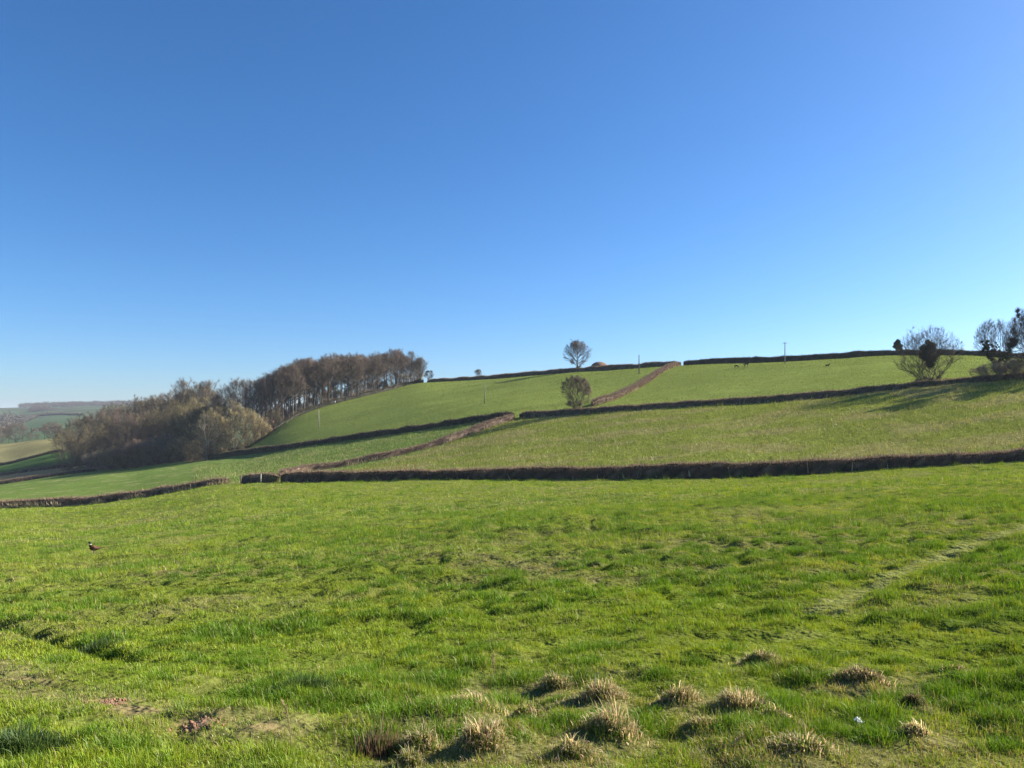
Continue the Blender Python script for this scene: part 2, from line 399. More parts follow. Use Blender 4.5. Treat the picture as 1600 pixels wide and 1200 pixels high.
def build_ground():
    pxs = np.concatenate([np.linspace(-2600, -160, 36)[:-1], np.arange(-160, 1761, 4.0), np.linspace(1760, 4200, 36)[1:]])
    u = (pxs - CX) / F
    Yl = [line_at(i, pxs)[1] for i in range(len(LINES))]
    counts = [330, 190, 60, 30, 40, 16, 16, 24, 22, 14]
    rows = []; marks = {}
    for yb in np.r_[np.linspace(-25, 1.6, 12)[:-1], np.linspace(1.6, 3.4, 70)[:-1]]: rows.append(np.full(len(pxs), yb))
    for i, n in enumerate(counts):
        marks[i] = len(rows)
        for j in range(n):
            f = j / n
            rows.append(Yl[i] ** (1 - f) * Yl[i + 1] ** f)
    marks[len(counts)] = len(rows); rows.append(Yl[-1])
    Y = np.array(rows); X = u[None, :] * np.maximum(Y, 3.4)
    Z = height(X.ravel(), Y.ravel()); V = np.stack([X.ravel(), Y.ravel(), Z], 1)
    C = field_colour(X.ravel(), Y.ravel())
    nr, nc = Y.shape
    def sheet(name, r0, r1, label, cat):
        idx = np.arange(r0 * nc, (r1 + 1) * nc)
        a = np.arange((r1 - r0))[:, None] * nc + np.arange(nc - 1)[None, :]; a = a.ravel()
        q = np.stack([a, a + 1, a + nc + 1, a + nc], 1)
        me = mesh_np(name, V[idx], [q], C[idx], M_GROUND, True)
        tag(obj(name, me), label, cat, kind='structure')
    sheet('near_field', 0, marks[2], 'green pasture sloping down to the first long hedge', 'field')
    sheet('hillside', marks[2], marks[6], 'hedged green hillside rising to the skyline', 'hill')
    sheet('far_hills', marks[6], nr - 1, 'hazy far hills of fields beyond the wood', 'hills')
build_ground()

# ------------------------------------------------------------------ grass
def blade_mesh(name, x, y, L, W, C, rs, mat, seg=2, lean=(.25, .9), flow=None, z=None, sink=.01, parent=None, tipcol=None):
    n = len(x)
    z = (height(x, y) if z is None else z) - sink
    ph = rs.rand(n) * 2 * math.pi
    le = lean[0] + (lean[1] - lean[0]) * rs.rand(n) ** 1.4
    dx, dy = np.cos(ph), np.sin(ph)
    if flow is not None: dx = dx * .8 + flow[0]; dy = dy * .8 + flow[1]; s = np.hypot(dx, dy) + 1e-6; dx /= s; dy /= s
    fw = ph + math.pi / 2 + rs.normal(0, .5, n); wx, wy = np.cos(fw) * W / 2, np.sin(fw) * W / 2
    B = np.stack([x, y, z], 1); wv = np.stack([wx, wy, np.zeros(n)], 1)
    d = np.stack([dx, dy, np.zeros(n)], 1); up = np.array([0, 0, 1.])
    if seg == 2:
        mid = B + up * (L * .55 * np.cos(le * .5))[:, None] + d * (L * .55 * np.sin(le * .5))[:, None]
        tip = mid + up * (L * .45 * np.cos(le * 1.5))[:, None] + d * (L * .45 * np.sin(le * 1.5))[:, None]
        V = np.stack([B - wv, B + wv, mid - wv * .8, mid + wv * .8, tip], 1).reshape(-1, 3)
        a = np.arange(n) * 5
        fs = [np.stack([a, a + 1, a + 3, a + 2], 1), np.stack([a + 2, a + 3, a + 4], 1)]; kk = 5
    else:
        tip = B + up * (L * np.cos(le))[:, None] + d * (L * np.sin(le))[:, None]
        V = np.stack([B - wv, B + wv, tip], 1).reshape(-1, 3)
        a = np.arange(n) * 3; fs = [np.stack([a, a + 1, a + 2], 1)]; kk = 3
    Cv = np.repeat(C, kk, axis=0)
    if tipcol is not None:
        Cv = Cv.reshape(n, kk, 3); Cv[:, -1] = tipcol; Cv = Cv.reshape(-1, 3)
    return mesh_np(name, V, fs, Cv, mat)

def scatter(n, y0, y1, p0, p1, rs, power=1.0):
    """points spread evenly over the ground between two distances, inside a fan of bearings"""
    q = rs.rand(n)
    y = np.sqrt(y0 * y0 + q * (y1 * y1 - y0 * y0)) if power == 1 else 1 / (1 / y0 + q * (1 / y1 - 1 / y0)) if power == -1 else y0 * (y1 / y0) ** q
    px = p0 + (p1 - p0) * rs.rand(n)
    return (px - CX) / F * y, y

def grass_colour(x, y, rs):
    n = len(x); dry = near_dry(x, y); lu = lush(x, y)
    pick = rs.rand(n) < np.clip(.035 + .62 * dry ** 1.3 * (1 - lu), 0, .85)
    v = (.75 + .5 * rs.rand(n))[:, None]
    big = fbm(x / 2.2, y / 2.2, 50, 3)[:, None]
    g = np.array([.135, .225, .015]) * (1 - big) + np.array([.255, .30, .034]) * big
    g = g * v * 1.24; g[:, 0] *= .85 + .35 * rs.rand(n)
    g = g * (1 - .55 * lu[:, None]) + np.array([.085, .18, .028]) * .55 * lu[:, None] * v
    s = np.array([.42, .36, .19]) * (.6 + .6 * rs.rand(n))[:, None]
    m = (y > 4) & (y < 45); d = np.full(n, 9.0); d[m] = poly_dist(x[m], y[m], TRACKS['path'])
    w = np.exp(-(d / .2) ** 2)[:, None]; s = s * (1 - w) + np.array([.36, .375, .13]) * w
    return np.where(pick[:, None], s, g), pick, lu, dry

def build_grass():
    rs = RS(11)
    bands = [  # count, y0, y1, length, width, segments, clump radius, blades per clump
        (460000, 2.3, 7.5, .050, .0033, 2, .050, 70),
        (500000, 7.5, 19, .054, .0056, 2, .09, 60),
        (460000, 19, 46, .105, .0120, 1, .14, 34),
        (400000, 46, 118, .18, .032, 1, .24, 22)]
    labs = ['green grass blades of the nearest ground', 'grass a few strides into the near field', 'grass in the middle of the near field', 'grass at the far side of the near field, below the long hedge']
    for i, (n, y0, y1, L0, W0, sg, rc, per) in enumerate(bands):
        pw = 0 if i < 2 else 1
        n1 = int(n * (.32, .26, .16, .14)[i]); x1, y1_ = scatter(n1, y0, y1, -140, 1740, rs, pw)
        nc = int((n - n1) / per); cx, cy = scatter(nc, y0, y1, -140, 1740, rs, pw)
        cf = .55 + 1.1 * 1.25 * rs.rand(nc) ** 3 * (1.0, 1.15, 1.35, 1.35)[i] + .45 * lush(cx, cy); cr = rc * (.6 + .9 * rs.rand(nc)) * (.6 + .4 * cf); ch = rs.rand(nc)
        k = rs.randint(0, nc, n - n1); g = rs.normal(0, 1, (n - n1, 2)) * .62
        rr = np.hypot(g[:, 0], g[:, 1])
        x2 = cx[k] + g[:, 0] * cr[k]; y2 = cy[k] + g[:, 1] * cr[k]
        x = np.r_[x1, x2]; y = np.r_[y1_, y2]
        fl = np.zeros((len(x), 2)); fl[n1:] = g * .75; fl[:n1] = rs.normal(0, .4, (n1, 2))
        Lf = np.r_[np.full(n1, .82), cf[k] * (1.1 - .28 * np.clip(rr, 0, 2))]; tint = np.r_[np.full(n1, .5), ch[k]]
        px = CX + F * x / y; keep = (y > 2.1) & (y < (line_at(2, px)[1] - .2 if i == 3 else 1e9))
        x, y, fl, Lf, tint = x[keep], y[keep], fl[keep], Lf[keep], tint[keep]
        C, st, lu, dry = grass_colour(x, y, rs); n = len(x)
        tt = (tint - .5)[:, None]; C = C * (1 + tt * np.array([.55, .3, .3]))
        L = L0 * (.55 + .8 * rs.rand(n)) * Lf * (1 + .35 * lu) * (1 - .3 * dry * (1 - lu)) * np.where(st, .95, 1)
        m = y < 20; bare = np.zeros(n, bool)
        ds = poly_dist(x[m], y[m], TRACKS['soil']); bare[m] = np.exp(-(ds / .13) ** 2) * sstep(.46, .62, fbm(x[m] / .22, y[m] / .22, 78, 3)) > .35 * rs.rand(m.sum()) + .12
        dp = np.minimum(poly_dist(x[m], y[m], TRACKS['path']), 9); L[m] *= 1 - .25 * np.exp(-(dp / .2) ** 2)
        L = np.where(bare, L * .6, L); L *= .68 + .52 * hummock(x, y)
        me = blade_mesh('grass', x, y, L, W0 * (.7 + .6 * rs.rand(n)), C, rs, M_GRASS, sg, (.15, 1.15) if sg == 2 else (.1, .95), flow=(-.3 + fl[:, 0], -.12 + fl[:, 1]))
        tag(obj('grass', me), labs[i], 'grass', kind='stuff')
    # rank tufts left by the grazing stock, each throwing its own small shadow
    rs = RS(14)
    for y0, y1, nt, per, R, H, W in ((3.6, 9, 200, 300, .10, .085, .0038), (9, 22, 800, 190, .15, .125, .0072), (22, 60, 2200, 80, .22, .17, .016)):
        cx, cy = scatter(nt * 2, y0, y1, -140, 1740, rs, 0); g = fbm(cx / 4, cy / 4, 170, 3) + .25 * rs.rand(nt * 2); o = np.argsort(-g)[:nt]; cx, cy = cx[o], cy[o]
        dp = np.minimum(poly_dist(cx, cy, TRACKS['path']), poly_dist(cx, cy, TRACKS['soil'])); cx, cy = cx[dp > .5], cy[dp > .5]; nt = len(cx)
        sz = .55 + .9 * rs.rand(nt) ** 1.5; k = np.repeat(np.arange(nt), per); n = len(k); q = rs.normal(0, .5, (n, 2)); st = 1 + .8 * rs.rand(nt)
        x = cx[k] + q[:, 0] * R * sz[k] * st[k]; y = cy[k] + q[:, 1] * R * sz[k]; rr = np.hypot(q[:, 0], q[:, 1])
        C = np.array([.125, .225, .02]) * (.65 + .7 * rs.rand(n))[:, None] * (.8 + .4 * rs.rand(nt))[k][:, None]; s_ = rs.rand(n) < .06; C = np.where(s_[:, None], np.array([.40, .35, .18]), C)
        L = H * sz[k] * (1.15 - .35 * np.clip(rr, 0, 2)) * (.6 + .6 * rs.rand(n))
        me = blade_mesh('grass', x, y, L, W * (.7 + .6 * rs.rand(n)), C, rs, M_GRASS, 2 if y1 < 25 else 1, (.15, 1.1), flow=(q[:, 0] * .9 - .2, q[:, 1] * .9 - .1))
        tag(obj('grass', me), {9: 'dark rank tufts in the nearest grass', 22: 'dark rank tufts a few strides into the near field', 60: 'dark rank tufts across the middle of the near field'}[y1], 'grass', kind='stuff')
    # cropped turf of the top fields
    n = 190000; rs = RS(15); x, y = scatter(n, 135, 335, 380, 1740, rs); px = CX + F * x / y
    keep = (y > line_at(3, px)[1] + 2.5) & (y < line_at(5, px)[1] - .5); x, y = x[keep], y[keep]; n = len(x)
    C = field_colour(x, y) * (.6 + .75 * rs.rand(n))[:, None] * np.array([1.12, 1.1, 1.])
    me = blade_mesh('grass', x, y, .26 * (.3 + fbm(x / 2.5, y / 2.5, 34, 2) * 1.2) * (.5 + rs.rand(n)), .10 * (.6 + .8 * rs.rand(n)), C, rs, M_GRASS, 1, (.2, 1.0))
    tag(obj('grass', me), 'short grazed grass of the two top fields', 'grass', kind='stuff')
    # rough tufts of the second field
    n = 290000; rs = RS(12)
    x, y = scatter(n, 70, 215, 300, 1740, rs); px = CX + F * x / y
    keep = (y > line_at(2, px)[1] + 1.5) & (y < line_at(3, px)[1] - .5); x, y = x[keep], y[keep]; n = len(x)
    C = field_colour(x, y); s = rs.rand(n) < .18; C = np.where(s[:, None], np.array([.33, .31, .17]), C * 1.2) * (.55 + .85 * rs.rand(n))[:, None]
    cl = fbm(x / 1.2, y / 1.2, 33, 2)
    me = blade_mesh('grass', x, y, .42 * (.2 + cl * 1.4) * (.5 + rs.rand(n)), .065 * (.6 + .8 * rs.rand(n)), C, rs, M_GRASS, 1, (.1, .9))
    tag(obj('grass', me), 'coarse tufted grass of the field between the two long hedges', 'grass', kind='stuff')
build_grass()

# ------------------------------------------------------------------ hedges
def resample(P, step):
    P = np.asarray(P, float); d = np.r_[0, np.cumsum(np.hypot(*np.diff(P, axis=0).T))]
    n = max(2, int(d[-1] / step)); s = np.linspace(0, d[-1], n)
    return np.stack([np.interp(s, d, P[:, 0]), np.interp(s, d, P[:, 1])], 1), d[-1]

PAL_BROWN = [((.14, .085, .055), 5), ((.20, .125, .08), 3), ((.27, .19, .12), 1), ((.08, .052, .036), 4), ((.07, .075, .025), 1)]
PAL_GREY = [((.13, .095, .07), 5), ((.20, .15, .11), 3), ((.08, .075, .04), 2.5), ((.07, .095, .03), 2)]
PAL_TOP = [((.29, .20, .13), 4), ((.37, .28, .18), 3), ((.21, .14, .095), 3)]  # tan young growth, also lightened to paint in the sunlit hedge top
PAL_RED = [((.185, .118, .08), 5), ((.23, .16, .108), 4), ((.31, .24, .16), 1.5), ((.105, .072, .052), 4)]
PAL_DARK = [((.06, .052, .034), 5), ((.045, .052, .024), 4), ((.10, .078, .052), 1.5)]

def palette(pal, n, rs):
    c = np.array([p[0] for p in pal]); w = np.array([p[1] for p in pal], float); w /= w.sum()
    return c[rs.choice(len(c), n, p=w)] * (.7 + .6 * rs.rand(n))[:, None]

def hedge(label, P, h, w, pal, per_m=110, tw=(.45, .035), seed=1, ends=(1, 1), group=None, feet=0, name='hedge', top=.24):
    rs = RS(seed); step = max(.4, w * .35)
    Q, Ltot = resample(P, step); m = len(Q)
    T = np.gradient(Q, axis=0); T /= np.linalg.norm(T, axis=1)[:, None] + 1e-9; Nn = np.stack([-T[:, 1], T[:, 0]], 1)
    s = np.linspace(0, Ltot, m)
    hh = h * (1 + top * 2 * (fbm(s / 3.5, s * 0, seed + 3, 3) - .5)) * (1 + .12 * (vnoise(s / 14, s * 0, seed + 9) - .5))
    ww = w * (.85 + .35 * fbm(s / 3, s * 0, seed + 5, 2))
    e = np.minimum(1, .25 + .75 * np.minimum(s / (w * .9) if ends[0] else 9, (Ltot - s) / (w * .9) if ends[1] else 9)); hh = hh * (.55 + .45 * e); ww = ww * e
    zc = height(Q[:, 0], Q[:, 1], False)
    prof = [(-.46, -.3), (-.48, .1), (-.45, .5), (-.34, .80), (-.14, .93), (.14, .93), (.34, .80), (.45, .5), (.48, .1), (.46, -.3)]
    V = []; k = len(prof)
    for a, b in prof:
        j = 1 + .16 * (rs.rand(m) - .5)
        off = a * ww * j; xy = Q + Nn * off[:, None]
        V.append(np.stack([xy[:, 0], xy[:, 1], zc + b * hh * (1 + .1 * (rs.rand(m) - .5)) * .93], 1))
    V = np.stack(V, 1).reshape(-1, 3)
    a = (np.arange(m - 1)[:, None] * k + np.arange(k - 1)[None, :]).ravel()
    q = np.stack([a, a + 1, a + k + 1, a + k], 1)
    capA = np.array([[i for i in range(k)]]); capB = np.array([[(m - 1) * k + i for i in range(k)][::-1]])
    Cc = palette(pal, len(V), rs) * .8
    # twigs
    n = int(per_m * Ltot)
    st = rs.rand(n) * Ltot; i = np.clip(st / Ltot * (m - 1), 0, m - 1.001); i0 = i.astype(int); f = i - i0
    def lerp(A): return A[i0] * ((1 - f) if A.ndim == 1 else (1 - f)[:, None]) + A[i0 + 1] * (f if A.ndim == 1 else f[:, None])
    qx, nn, tt, h_, w_, z_ = lerp(Q), lerp(Nn), lerp(T), lerp(hh), lerp(ww), lerp(zc)
    th = rs.rand(n) * 1.35 * math.pi - .675 * math.pi      # angle from straight up
    sx = np.clip(np.sin(th) * 1.25, -1, 1) * .46; sz = np.where(np.abs(th) < .75, .88, rs.rand(n) * .9)
    B = np.stack([qx[:, 0] + nn[:, 0] * sx * w_, qx[:, 1] + nn[:, 1] * sx * w_, z_ + sz * h_ - .03], 1)
    out = np.stack([nn[:, 0] * np.sign(sx), nn[:, 1] * np.sign(sx), np.zeros(n)], 1) * (np.abs(sx) / .46)[:, None]
    dr = out * .55 + np.array([0, 0, .75]) + rs.normal(0, .42, (n, 3)); dr /= np.linalg.norm(dr, axis=1)[:, None]
    Lt = tw[0] * (.35 + .9 * rs.rand(n) + 1.3 * (rs.rand(n) < .03)) * np.where(sz > .85, .85, .6); Wt = tw[1] * (.5 + rs.rand(n))
    sd = np.cross(dr, rs.normal(0, 1, (n, 3))); sd /= np.linalg.norm(sd, axis=1)[:, None] + 1e-9
    tip = B + dr * Lt[:, None]
    TV = np.stack([B - sd * Wt[:, None], B + sd * Wt[:, None], tip], 1).reshape(-1, 3)
    ci = np.where((sz + rs.normal(0, .12, n) > .66)[:, None], palette(PAL_TOP, n, rs) if pal is not PAL_DARK else palette(PAL_GREY, n, rs), palette(pal, n, rs)); TC = np.repeat(ci, 3, axis=0)  # upper twigs take a paler palette: young growth plus painted sunlight
    tri = (np.arange(n * 3).reshape(-1, 3))
    allV = [V, TV]; allC = [Cc, TC]; tris = [tri + len(V)]
    if feet:
        nf = int(feet * Ltot); st = rs.rand(nf) * Ltot; i = np.clip(st / Ltot * (m - 1), 0, m - 1.001); i0 = i.astype(int); f = i - i0
        qx, nn, w_ = lerp(Q), lerp(Nn), lerp(ww); sg = np.where(rs.rand(nf) < .8, -1, 1) * (.5 + .22 * rs.rand(nf))
        bx = qx[:, 0] + nn[:, 0] * sg * w_; by = qx[:, 1] + nn[:, 1] * sg * w_
        cl = sstep(.35, .7, vnoise(st / 2.2, st * 0, seed + 30)) + .15
        B = np.stack([bx, by, height(bx, by, False) - .04], 1); dr = np.stack([nn[:, 0] * np.sign(sg) * .4, nn[:, 1] * np.sign(sg) * .4, np.ones(nf)], 1) + rs.normal(0, .35, (nf, 3))
        L_ = .75 * (.3 + .8 * rs.rand(nf)) * cl; sd = np.stack([rs.normal(0, 1, nf), rs.normal(0, 1, nf), np.zeros(nf)], 1) * .05
        FV = np.stack([B - sd, B + sd, B + dr * L_[:, None]], 1).reshape(-1, 3); FC = np.repeat(np.array([.46, .38, .22]) * (.65 + .6 * rs.rand(nf))[:, None], 3, axis=0)
        tris.append(np.arange(nf * 3).reshape(-1, 3) + len(V) + len(TV)); allV.append(FV); allC.append(FC)
    allV = np.vstack(allV); allC = np.vstack(allC)
    ox, oy = Q[m // 2]; oz = zc[m // 2]; allV = allV - np.array([ox, oy, oz])
    me = mesh_np(name, allV, [q, capA, capB, np.vstack(tris)], allC, M_HEDGE)
    o = obj(name, me, None, (ox, oy, oz))
    return tag(o, label, 'hedge', group)

def along(i, p0, p1, back=0.0, step=15, dpy=0):
    """points a little behind feature line i between two bearings"""
    out = []
    for p in np.linspace(p0, p1, max(3, int(abs(p1 - p0) / step))):
        Y = float(line_at(i, np.array([p]))[1][0]) + back
        out.append(((p - CX) / F * Y, Y))
    return out

HEDGES = 'hedges dividing the fields'
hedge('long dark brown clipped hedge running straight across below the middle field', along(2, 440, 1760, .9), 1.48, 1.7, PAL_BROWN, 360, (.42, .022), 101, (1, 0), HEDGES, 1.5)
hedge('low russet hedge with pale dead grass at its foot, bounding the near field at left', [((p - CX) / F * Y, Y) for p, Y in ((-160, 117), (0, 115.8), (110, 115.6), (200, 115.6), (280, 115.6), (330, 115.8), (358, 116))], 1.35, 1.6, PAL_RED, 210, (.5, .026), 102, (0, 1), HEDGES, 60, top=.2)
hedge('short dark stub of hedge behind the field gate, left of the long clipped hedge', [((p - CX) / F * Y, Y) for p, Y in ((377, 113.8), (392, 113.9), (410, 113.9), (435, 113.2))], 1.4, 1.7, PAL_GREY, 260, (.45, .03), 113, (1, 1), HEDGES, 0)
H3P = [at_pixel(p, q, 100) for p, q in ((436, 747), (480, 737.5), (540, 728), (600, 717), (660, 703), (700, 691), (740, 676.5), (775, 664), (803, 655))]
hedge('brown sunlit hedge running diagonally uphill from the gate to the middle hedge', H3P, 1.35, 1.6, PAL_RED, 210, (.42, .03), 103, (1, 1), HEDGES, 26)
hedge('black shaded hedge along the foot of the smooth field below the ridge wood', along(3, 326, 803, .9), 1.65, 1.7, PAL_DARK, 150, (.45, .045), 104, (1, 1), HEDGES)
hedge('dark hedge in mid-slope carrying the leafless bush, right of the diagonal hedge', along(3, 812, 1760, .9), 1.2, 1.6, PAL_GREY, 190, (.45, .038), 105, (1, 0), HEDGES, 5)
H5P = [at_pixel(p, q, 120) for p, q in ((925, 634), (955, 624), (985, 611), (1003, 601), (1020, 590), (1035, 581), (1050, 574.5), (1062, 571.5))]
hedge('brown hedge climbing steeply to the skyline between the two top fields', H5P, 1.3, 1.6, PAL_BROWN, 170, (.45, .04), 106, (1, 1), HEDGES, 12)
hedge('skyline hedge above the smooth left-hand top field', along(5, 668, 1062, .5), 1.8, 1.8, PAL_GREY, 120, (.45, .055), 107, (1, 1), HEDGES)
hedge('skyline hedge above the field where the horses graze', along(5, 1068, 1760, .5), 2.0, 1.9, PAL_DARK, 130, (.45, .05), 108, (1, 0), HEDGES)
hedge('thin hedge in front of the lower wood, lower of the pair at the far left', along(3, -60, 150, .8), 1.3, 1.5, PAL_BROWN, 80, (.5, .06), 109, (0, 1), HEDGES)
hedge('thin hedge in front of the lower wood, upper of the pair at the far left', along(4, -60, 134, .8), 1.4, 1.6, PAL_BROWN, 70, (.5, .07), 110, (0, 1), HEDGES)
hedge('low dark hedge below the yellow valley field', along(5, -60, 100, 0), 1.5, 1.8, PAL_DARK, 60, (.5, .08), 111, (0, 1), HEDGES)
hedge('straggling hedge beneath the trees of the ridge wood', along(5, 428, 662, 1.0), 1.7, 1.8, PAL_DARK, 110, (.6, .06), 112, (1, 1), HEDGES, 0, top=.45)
for i, (pts, lab) in enumerate([
    ([(28, 664, 1150), (60, 650, 1350), (100, 648, 1420)], 'far hedgerow crossing the hazy green hill, lower line'),
    ([(36, 652.5, 1500), (75, 647, 1600), (128, 649, 1600)], 'far hedgerow crossing the hazy green hill, upper line'),
    ([(50, 676, 860), (75, 671, 900), (96, 669.5, 900)], 'far short hedgerow above the leafless valley trees')]):
    P = [at_pixel(a, b, 560, 5000) for a, b, _ in pts]
    hedge(lab, P, 3.5, 4.5, PAL_DARK, 8, (2.2, .5), 120 + i, (1, 1), 'hedgerows on the far hill')

# ------------------------------------------------------------------ trees
def grow(seed, H, clear, cc, cr, stems=1, spread=.3, limbs=24, kids=(8, 6), twigs=6, top=.82, droop=0., r0=.021, low=82, high=12, bark=(.115, .096, .075), twc=(.16, .12, .09), tw=(.05, .0010), lump=.18, upw=.35):
    """trunk -> limbs -> branches -> branchlets -> twigs, every length held inside a lumpy ellipsoid crown"""
    rs = RS(seed); cc = np.array(cc) * H; cr = np.array(cr) * H; tb = MB(); cb = MB(); bark = np.array(bark)
    def unit(v): return v / (np.linalg.norm(v, axis=1)[:, None] + 1e-9)
    def reach(P, d):
        q = (P - cc) / cr; e = d / cr; A = (e * e).sum(1); B = (q * e).sum(1); Cq = (q * q).sum(1) - 1
        t = (-B + np.sqrt(np.maximum(B * B - A * Cq, 0))) / A
        n = unit(P + d * t[:, None] - cc)
        t = t * (1 + lump * (np.sin(n[:, 0] * 4 + seed) * np.sin(n[:, 1] * 4.6 + 2 * seed) + .6 * np.sin(n[:, 2] * 7 + seed * 1.7 + n[:, 0] * 5)))
        return np.maximum(t, .05 * H)
    def ring_tubes(mb, PT, R, n, taper_tip=True):
        # PT (m,k,3) polylines, R (m,k) radii -> tubes
        m, k, _ = PT.shape; T = np.gradient(PT, axis=1); T = T / (np.linalg.norm(T, axis=2)[..., None] + 1e-9)
        ref = np.where(np.abs(T[:, :1, 2:3]) < .9, np.array([0, 0, 1.]), np.array([1., 0, 0]))
        A = np.cross(T, ref); A = A / (np.linalg.norm(A, axis=2)[..., None] + 1e-9); B = np.cross(A, T); w = np.arange(n) * 2 * math.pi / n
        V = PT[:, :, None] + (A[:, :, None] * np.cos(w)[:, None] + B[:, :, None] * np.sin(w)[:, None]) * R[:, :, None, None]
        base = (np.arange(m)[:, None, None] * k + np.arange(k - 1)[None, :, None]) * n; kk = np.arange(n)[None, None]; k2 = (kk + 1) % n
        q = np.stack([base + kk, base + k2, base + n + k2, base + n + kk], 3).reshape(-1, 4)
        c = np.repeat(bark * (.8 + .4 * rs.rand(m))[:, None], k * n, axis=0)
        mb.add(V.reshape(-1, 3), q, None, c)
    def polyl(P, d, L, bend, k, wob):
        f = np.linspace(0, 1, k)[None, :, None]
        PT = P[:, None] + d[:, None] * L[:, None, None] * f + np.array([0, 0, 1.]) * (bend * L)[:, None, None] * f ** 2
        w = rs.normal(0, wob, PT.shape) * L[:, None, None]; w[:, 0] = 0; return PT + np.cumsum(w, 1) * .5
    def on(PT, i, f):
        k = PT.shape[1]; g = f * (k - 1); j = np.minimum(g.astype(int), k - 2); h = (g - j)[:, None]
        p = PT[i, j] * (1 - h) + PT[i, j + 1] * h; t = unit(PT[i, j + 1] - PT[i, j]); return p, t
    # stems
    az = rs.rand() * 6.28 + np.arange(stems) * 6.28 / stems
    P = np.stack([np.cos(az), np.sin(az), np.zeros(stems)], 1) * H * .004 * (stems > 1) + [0, 0, -.3]
    d = unit(np.stack([np.cos(az) * spread, np.sin(az) * spread, np.ones(stems)], 1)) if stems > 1 else np.array([[spread * .12, 0, 1.]])
    L = np.maximum(reach(np.maximum(P, 0) + d * .02 * H, d) * top * (.9 + .15 * rs.rand(stems)), .3 * H)
    ST = polyl(P, d, L, np.full(stems, .12 * (stems > 1)), 9, .012)
    rt = r0 * H / stems ** .42; RR = rt * np.linspace(1, .14, 9)[None] * np.ones((stems, 1)); RR[:, 0] *= 1.5
    ring_tubes(tb, ST, RR, 8)
    # limbs
    n = limbs; i = np.arange(n) % stems; f = clear + (.98 - clear) * (np.arange(n) + rs.rand(n)) / n; p, t = on(ST, i, f)
    a_ = np.arange(n) * 2.4 + rs.normal(0, .35, n); g = (f - clear) / (1 - clear); pol = np.radians(low + (high - low) * g ** .8 + rs.normal(0, 7, n))
    rad = np.stack([np.cos(a_), np.sin(a_), np.zeros(n)], 1); ax = t * .35 + np.array([0, 0, .65])
    d = unit(rad * np.sin(pol)[:, None] + unit(ax) * np.cos(pol)[:, None]); L = reach(p, d) * (.86 + .16 * rs.rand(n))
    LM = polyl(p, d, L, upw * .5 * np.sin(pol) - droop, 7, .03); rl = np.minimum(np.interp(f, np.linspace(0, 1, 9), RR[0]) * .62, .02 * L + .01)
    ring_tubes(tb, LM, rl[:, None] * np.linspace(1, .2, 7)[None], 5)
    src, rp = LM, rl; Lp = L; pts = [ST.reshape(-1, 3), LM[:, 1:5].reshape(-1, 3)]; tips = []
    for lev, k_ in enumerate(kids):
        m = len(src); i = np.repeat(np.arange(m), k_); n = len(i); f = .18 + .8 * ((np.tile(np.arange(k_), m) + rs.rand(n)) / k_); p, t = on(src, i, f)
        side = unit(np.cross(t, rs.normal(0, 1, (n, 3)))); an = np.radians(rs.uniform(26, 52, n))
        d = unit(t * np.cos(an)[:, None] + side * np.sin(an)[:, None] + np.array([0, 0, upw * .45 - droop * .3]))
        L = np.minimum((.62, .58)[lev] * Lp[i] * (1.2 - .65 * f), reach(p, d) * (.75 + .35 * rs.rand(n)))
        PT = polyl(p, d, L, np.full(n, .12 * upw - droop * .3), 5 - lev, .03); r = np.minimum(rp[i] * (1 - .75 * f) * .62 + .0006 * H, .02 * L + .0004 * H)
        ring_tubes(cb, PT, r[:, None] * np.linspace(1, .3, 5 - lev)[None], 4 - lev)
        tips.append(PT); src, rp, Lp = PT, r, L
    for PT, q in ((tips[0], twigs), (tips[1], twigs)):
        m = len(PT); i = np.repeat(np.arange(m), q); n = len(i); f = .25 + .75 * rs.rand(n); p, t = on(PT, i, f)
        d = unit(t * .9 + rs.normal(0, .42, (n, 3)) + np.array([0, 0, upw * .4 - droop])); Lt = tw[0] * H * (.5 + rs.rand(n)); W = tw[1] * H * (.7 + .6 * rs.rand(n))
        s1 = unit(np.cross(d, rs.normal(0, 1, (n, 3)))); s2 = np.cross(s1, d)
        V = np.stack([p + s1 * W[:, None], p + (-.5 * s1 + .87 * s2) * W[:, None], p + (-.5 * s1 - .87 * s2) * W[:, None], p + d * Lt[:, None]], 1).reshape(-1, 3)
        a = np.arange(n) * 4; tr = np.concatenate([np.stack([a, a + 1, a + 3], 1), np.stack([a + 1, a + 2, a + 3], 1), np.stack([a + 2, a, a + 3], 1)])
        cb.add(V, None, tr, np.repeat(np.array(twc) * (.65 + .7 * rs.rand(n))[:, None], 4, axis=0))
    return tb, cb, np.vstack(pts)

